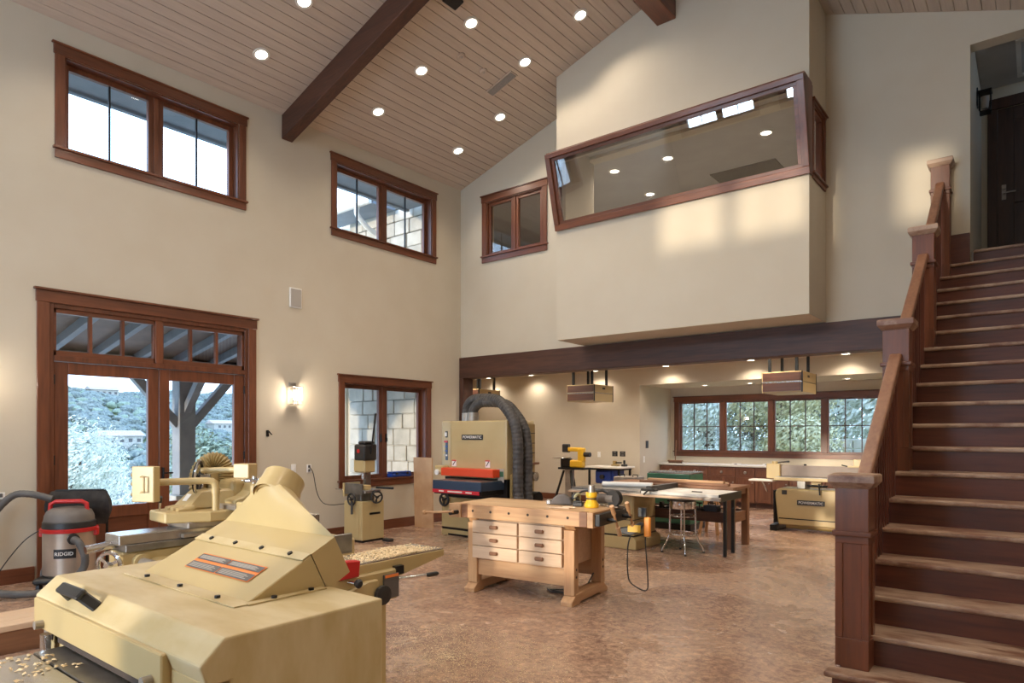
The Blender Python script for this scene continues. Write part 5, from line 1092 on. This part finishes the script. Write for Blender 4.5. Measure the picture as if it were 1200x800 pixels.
# ---- long tan jointer at right
t = thing('long_jointer', 'long tan jointer with grey fence standing before the cabinets by the stairs', 'jointer', (-2.8, 11.5, 0))
jy = 11.34
bdy = MB().prism([(-3.36, .10), (-3.42, .62), (-3.36, .70), (-1.9, .70), (-1.9, .10)], 'Y', jy, jy+.46).build('cabinet', 'tan', t, bevel=.02); B(-3.35, -1.9, jy-.004, jy+.46, .20, .215).build('groove', 'black_metal', bdy)
MB().prism([(jy+.02, .12), (jy+.44, .12), (jy+.46, .66), (jy+.0, .66)], 'X', -3.44, -3.41).build('end_panel', 'black_metal', bdy)
for x in (-3.42, -2.02): B(x-.05, x+.06, jy-.09, jy+.55, 0, .10).build('foot', 'black_metal', t, bevel=.01)
for x in (-2.3, ): MB().cyl((x, jy-.06, .04), (x+.05, jy-.06, .04), .04, n=14).build('wheel', 'black_plastic', t)
MB().cyl((-3.25, jy+.10, .085), (-2.0, jy+.10, .085), .05, n=16).build('chip_chute', 'tan_dark', t, smooth=True)
np_ = B(-3.06, -2.64, jy-.010, jy-.001, .44, .52).build('name_plate', 'black_plastic', bdy); lettering('POWERMATIC', .37, (-2.85, jy-.012, .48), (1, 0, 0), (0, 0, 1), 'letter_white', np_)
B(-3.30, -3.22, jy-.006, jy, .60, .67).build('switch', 'black_plastic', bdy)
B(-3.42, -1.4, jy-.02, jy+.36, .83, .88).build('table', 'tan', t, bevel=.006); B(-3.41, -1.41, jy-.01, jy+.35, .88, .886).build('table_plate', 'cast_iron', t)
B(-3.08, -2.95, jy+.06, jy+.36, .70, .83).build('pedestal', 'cast_iron', t, bevel=.006); B(-2.25, -2.1, jy+.06, jy+.36, .70, .83).build('pedestal', 'cast_iron', t, bevel=.006); B(-2.85, -2.7, jy+.02, jy+.08, .72, .82).build('depth_block', 'tan_dark', t, bevel=.006)
B(-3.40, -1.5, jy+.30, jy+.34, .886, 1.07).build('fence', 'fence_taupe', t, bevel=.004); B(-3.62, -3.40, jy+.22, jy+.38, .84, 1.09).build('end_block', 'tan', t, bevel=.008); B(-3.85, -3.45, jy+.0, jy+.25, .80, .83).build('side_table', 'white_paint', t, bevel=.008); MB().cyl((-3.66, jy+.1, .80), (-3.60, jy+.2, .62), .012).build('support_rod', 'steel', t)
MB().cyl((-3.5, jy+.3, 1.09), (-3.5, jy+.3, 1.13), .05, n=14).build('lock_knob', 'tan', t, smooth=True); MB().cyl((-3.46, jy+.3, 1.11), (-3.30, jy+.28, 1.13), .012).build('lock_lever', 'black_plastic', t); MB().lathe([(.001, 0), (.022, 0), (.022, .03), (.001, .03)], (-3.28, jy+.28, 1.115), n=10).build('lever_ball', 'black_plastic', t)
B(-2.28, -2.14, jy+.25, jy+.36, 1.07, 1.19).build('fence_carriage', 'tan', t, bevel=.006); B(-2.36, -2.06, jy+.22, jy+.38, 1.06, 1.09).build('carriage_foot', 'tan', t, bevel=.006); MB().cyl((-2.36, jy+.22, 1.08), (-2.44, jy+.2, 1.10), .01).build('carriage_lever', 'black_plastic', t)
for x in (-3.02, -2.0): MB().lathe([(.001, 0), (.02, 0), (.026, .02), (.001, .03)], (x, jy+.32, 1.07), n=10).build('fence_knob', 'black_plastic', t)
for x in (-2.72, -2.1): MB().cyl((x, jy-.04, .80), (x+.02, jy-.06, .62), .012).build('lever', 'black_metal', t); MB().cyl((-2.9, jy-.03, .76), (-2.6, jy-.03, .76), .02, n=10).build('rod', 'black_metal', t)

# ================================================================ outside
t = thing('porch', 'timber porch with braced grey post outside the French door', 'porch', (-10.5, 4, 0))
for y in (5.47, .9): 
    ps = B(-11.74, -11.46, y-.14, y+.14, .55, 2.62).build('post', 'porch_paint', t, bevel=.01); B(-11.85, -11.35, y-.25, y+.25, -.1, .55).build('pedestal', 'stone', ps, bevel=.01)
    for s in (-1, 1): MB().bar((-11.6, y+s*.12, 1.75), (-11.6, y+s*.85, 2.60), .14, .14).build('brace', 'porch_paint', t, bevel=.006)
    MB().bar((-11.6, y, 1.9), (-10.9, y, 2.62), .12, .12).build('brace', 'porch_paint', t)
B(-11.75, -11.45, -2.5, 8.8, 2.60, 2.86).build('header', 'porch_paint', t, bevel=.006)
MB().prism([(XL-.27, 3.42), (-12.4, 2.72), (-12.4, 2.82), (XL-.27, 3.52)], 'Y', -2.5, 8.9).build('roof_deck', 'porch_wood', t)
y = -2.2
while y < 8.8:
    MB().prism([(XL-.27, 3.28), (-12.4, 2.60), (-12.4, 2.73), (XL-.27, 3.42)], 'Y', y, y+.09).build('rafter', 'fascia', t); y += .62
struct(B(-12.6, XL-.25, -3, 9.1, -.2, -.02).build('floor_porch', 'concrete_deck', keep_origin=True))
# roof eave with soffit
struct(MB().box(-9.75, XL-.25, YR, 9.0, 6.03, 6.08).box(-9.80, -9.72, YR, 9.0, 5.99, 6.30).build('ceiling_eave', 'fascia', keep_origin=True))
# stone wing wall (each stone a piece)
t = thing('stone_wall', 'pale limestone wall of the house wing outside the low window', 'wall', (-10.2, 9.15, 0))
z = -.1; rr = random.Random(3); B(-11.7, XL-.25, 9.14, 9.27, -.1, 6.2).build('mortar', 'stone', t)
while z < 6.15:
    h = rr.uniform(.24, .36); x = -11.7
    while x < XL-.30:
        w = rr.uniform(.30, .62); x1 = min(x+w, XL-.26)
        if XL-.26-x1 < .12: x1 = XL-.26
        B(x+.008, x1-.008, 9.085-rr.uniform(0, .02), 9.14, z+.008, z+h-.008).build('stone', 'stone', t, bevel=.012)
        x = x1
    z += h
t = thing('wing_eave', 'painted eave and gutter of the house wing outside the high window', 'eave', (-11, 8.8, 6.0))
B(-13.5, -10.2, 8.45, 9.05, 6.12, 6.18).build('soffit', 'fascia', t); MB().cyl((-13.5, 8.42, 6.16), (-10.2, 8.42, 6.16), .06, n=12).build('gutter', 'white_paint', t, smooth=True); MB().tube(spline([(-10.6, 8.42, 6.12), (-10.6, 8.42, 5.95), (-10.6, 8.7, 5.75), (-10.6, 8.98, 5.6), (-10.6, 9.0, 5.0)]), .05, 10).build('downspout', 'white_paint', t, smooth=True)
# hills with forest
def hz(x, y):
    r = -x
    if r < 14: return -.6
    if r < 120: return -.6-16*min(1, (r-14)/90)
    k = min(1, (r-120)/300); k = k*k*(3-2*k)
    return -16.6+42*k+4*math.sin(y*.021+.6)*k+3*math.sin(y*.052+r*.01)*k
mb = MB(); nx, ny = 50, 40
for i_ in range(nx+1):
    x = -12.6-(i_/nx)**1.6*520
    for j in range(ny+1):
        y = (-.15+1.3*j/ny)*(-x)-14; mb.v.append((x, y, hz(x, y)))
for i_ in range(nx):
    for j in range(ny): a = i_*(ny+1)+j; mb.f.append((a, a+1, a+ny+2, a+ny+1))
tag(mb.build('hillside', 'terrain', keep_origin=True, smooth=True), 'hazy green hillside rising beyond the porch', 'hill', kind='stuff')
ico = bmesh.new(); bmesh.ops.create_icosphere(ico, subdivisions=2, radius=1); iv = [v.co.copy() for v in ico.verts]; iF = [tuple(v.index for v in f.verts) for f in ico.faces]; ico.free()
ico = bmesh.new(); bmesh.ops.create_icosphere(ico, subdivisions=3, radius=1); iv3 = [v.co.copy() for v in ico.verts]; iF3 = [tuple(v.index for v in f.verts) for f in ico.faces]; ico.free()
def forest(name, n, seed, r0, r1, mat, label, s0, s1):
    rr = random.Random(seed); mb = MB()
    for k in range(n):
        x = -(r0+(r1-r0)*rr.random()**.8); y = rr.uniform(.12, .85)*(-x); s = rr.uniform(s0, s1)*(1+.35*(-x)/400)
        o_ = Vector((x, y, hz(x, y)+s*.45)); sd = rr.random()*100
        vs, fs = (iv3, iF3) if -x < 90 else (iv, iF)
        mb.add([o_+Vector((v.x*s, v.y*s, v.z*s*.8))*(1+.40*noise.noise(v*3.6+Vector((sd, sd, 0)))) for v in vs], fs)
    return tag(mb.build(name, mat, keep_origin=True, smooth=True), label, 'trees', kind='stuff')
forest('hill_forest', 5200, 1, 26, 440, 'leaf_far', 'dense green forest covering the hillside beyond the porch', 1.1, 2.3)
forest('hill_thicket', 1300, 2, 26, 400, 'leaf_mid', 'paler scattered trees among the hillside forest', .9, 2.0)
for k, (x, y, s, lab) in enumerate(((-225, 86, .7, 'pale roofed house among the trees in the left door leaf'), (-385, 139, .8, 'small white house high on the hillside'), (-262, 139, .6, 'pale house on the hillside in the right door leaf'))):
    t = thing('hill_house', lab, 'house', (x, y, hz(x, y))); zb = hz(x, y)+1.8
    B(x-5*s, x+5*s, y-8*s, y+8*s, zb-3, zb+4*s).build('walls', 'stone', t); MB().prism([(x-6*s, zb+4*s), (x, zb+6.4*s), (x+6*s, zb+4*s)], 'Y', y-9*s, y+9*s).build('roof', 'roof_far', t)
    for q in (-5, -1.5, 2, 5.5): B(x+5*s, x+5.05*s, y+q*s, y+(q+1.6)*s, zb+1.2*s, zb+2.8*s).build('window', 'label_grey', t)
def leafy(name, label, base_, h, rx, nleaf, mat, seed, size=.10, trunk=.12, z0=.35, cat='tree'):
    rr = random.Random(seed); b0 = Vector(base_); t = thing(name, label, cat, tuple(b0)); mb = MB()
    lobes = [(Vector((rr.uniform(-.6, .6)*rx, rr.uniform(-.6, .6)*rx, h*(z0+(1-z0)*rr.uniform(.15, .85)))), rx*rr.uniform(.4, .75)) for _ in range(9)]
    for k in range(nleaf):
        c, r = rr.choice(lobes); d2 = Vector((rr.gauss(0, 1), rr.gauss(0, 1), rr.gauss(0, 1))).normalized(); q = b0+c+d2*r*rr.uniform(.7, 1.02)*(1+.2*noise.noise(d2*3+c))
        n2 = (d2+Vector((rr.gauss(0, .5), rr.gauss(0, .5), rr.gauss(0, .5)+.3))).normalized(); u = n2.orthogonal().normalized(); w = n2.cross(u); s = size*rr.uniform(.6, 1.4)
        mb.add([q-u*s, q-w*s*.45, q+u*s, q+w*s*.45], [(0, 1, 2, 3)])
    mb.build('foliage', mat, t)
    MB().tube([b0, b0+Vector((.05, .03, h*.35)), b0+Vector((-.05, .08, h*.7))], [trunk, trunk*.8, trunk*.4], 9).build('trunk', 'bark', t, smooth=True)
    for c, r in lobes[:5]: MB().tube([b0+Vector((0, 0, h*.3)), b0+c*.6+Vector((0, 0, h*.12)), b0+c], [trunk*.5, trunk*.3, trunk*.12], 6).build('branch', 'bark', t)
    return t
leafy('olive_tree', 'pale leafy tree close outside the left leaf of the French door', (-18.5, 5.7, -1.2), 2.6, 1.5, 18000, 'leaf_pale', 5, .045)
leafy('shade_tree', 'bluish green tree behind the porch post', (-24, 12.5, -2.0), 3.6, 1.8, 6000, 'leaf_mid', 8, .10)
# garden behind the recess window
struct(MB().add([(-30, 15.3, -.3), (20, 15.3, -.3), (20, 40, 1.2), (-30, 40, 1.2)], [(0, 1, 2, 3)]).build('ground_garden', 'grass', keep_origin=True))
t = thing('garden_wall', 'low pale stone wall outside the gridded window at right', 'wall', (-2.5, 22, 0))
rr = random.Random(9); z = .0
while z < 1.45:
    x = -6.5+rr.uniform(0, .3)
    while x < 3: w = rr.uniform(.5, .9); B(x, x+w-.02, 21.8, 22.1, z, z+.28).build('stone', 'stone', t, bevel=.02); x += w
    z += .29
gl = [('leaf_pale', -9.8, 20.5, 4.2, 1.9, 'green tree filling the first sash of the gridded window'), ('leaf_pale', -7.6, 19.0, 3.2, 1.5, 'pale bush in the second sash of the gridded window'), ('leaf_gold', -6.0, 20.2, 3.6, 1.6, 'golden green tree between the second and third sash'), ('leaf_pale', -3.6, 26.0, 5.4, 2.6, 'large green tree behind the low stone wall'), ('leaf_gold', -5.0, 18.6, 1.9, .9, 'low golden shrub before the third sash'), ('leaf_pale', -1.2, 25.5, 5.5, 2.6, 'tree at the right behind the stone wall'), ('leaf_far', -9.0, 27.0, 6.0, 3.4, 'tall dark tree far behind the first sash'), ('leaf_far', -13.0, 24.0, 5.6, 3.0, 'dark tree at the far left of the garden'), ('leaf_pale', -6.2, 30.0, 6.4, 3.4, 'distant tree closing the garden view')]
for k, (m_, x, y, h, r, lab) in enumerate(gl): leafy('garden_tree', lab, (x, y, -.2+(y-15)*.05), h, r, 13000, m_, 20+k, .055 if r < 2 else .10, .10, .12)
# unseen tree added to block the sun at the rear wall's left window
leafy('sun_block_tree', 'dense unseen tree added outside the rear wall to block the sun', (-8.1, -7.5, -.2), 8.0, 1.9, 9000, 'leaf_far', 77, .22, .2, .3)
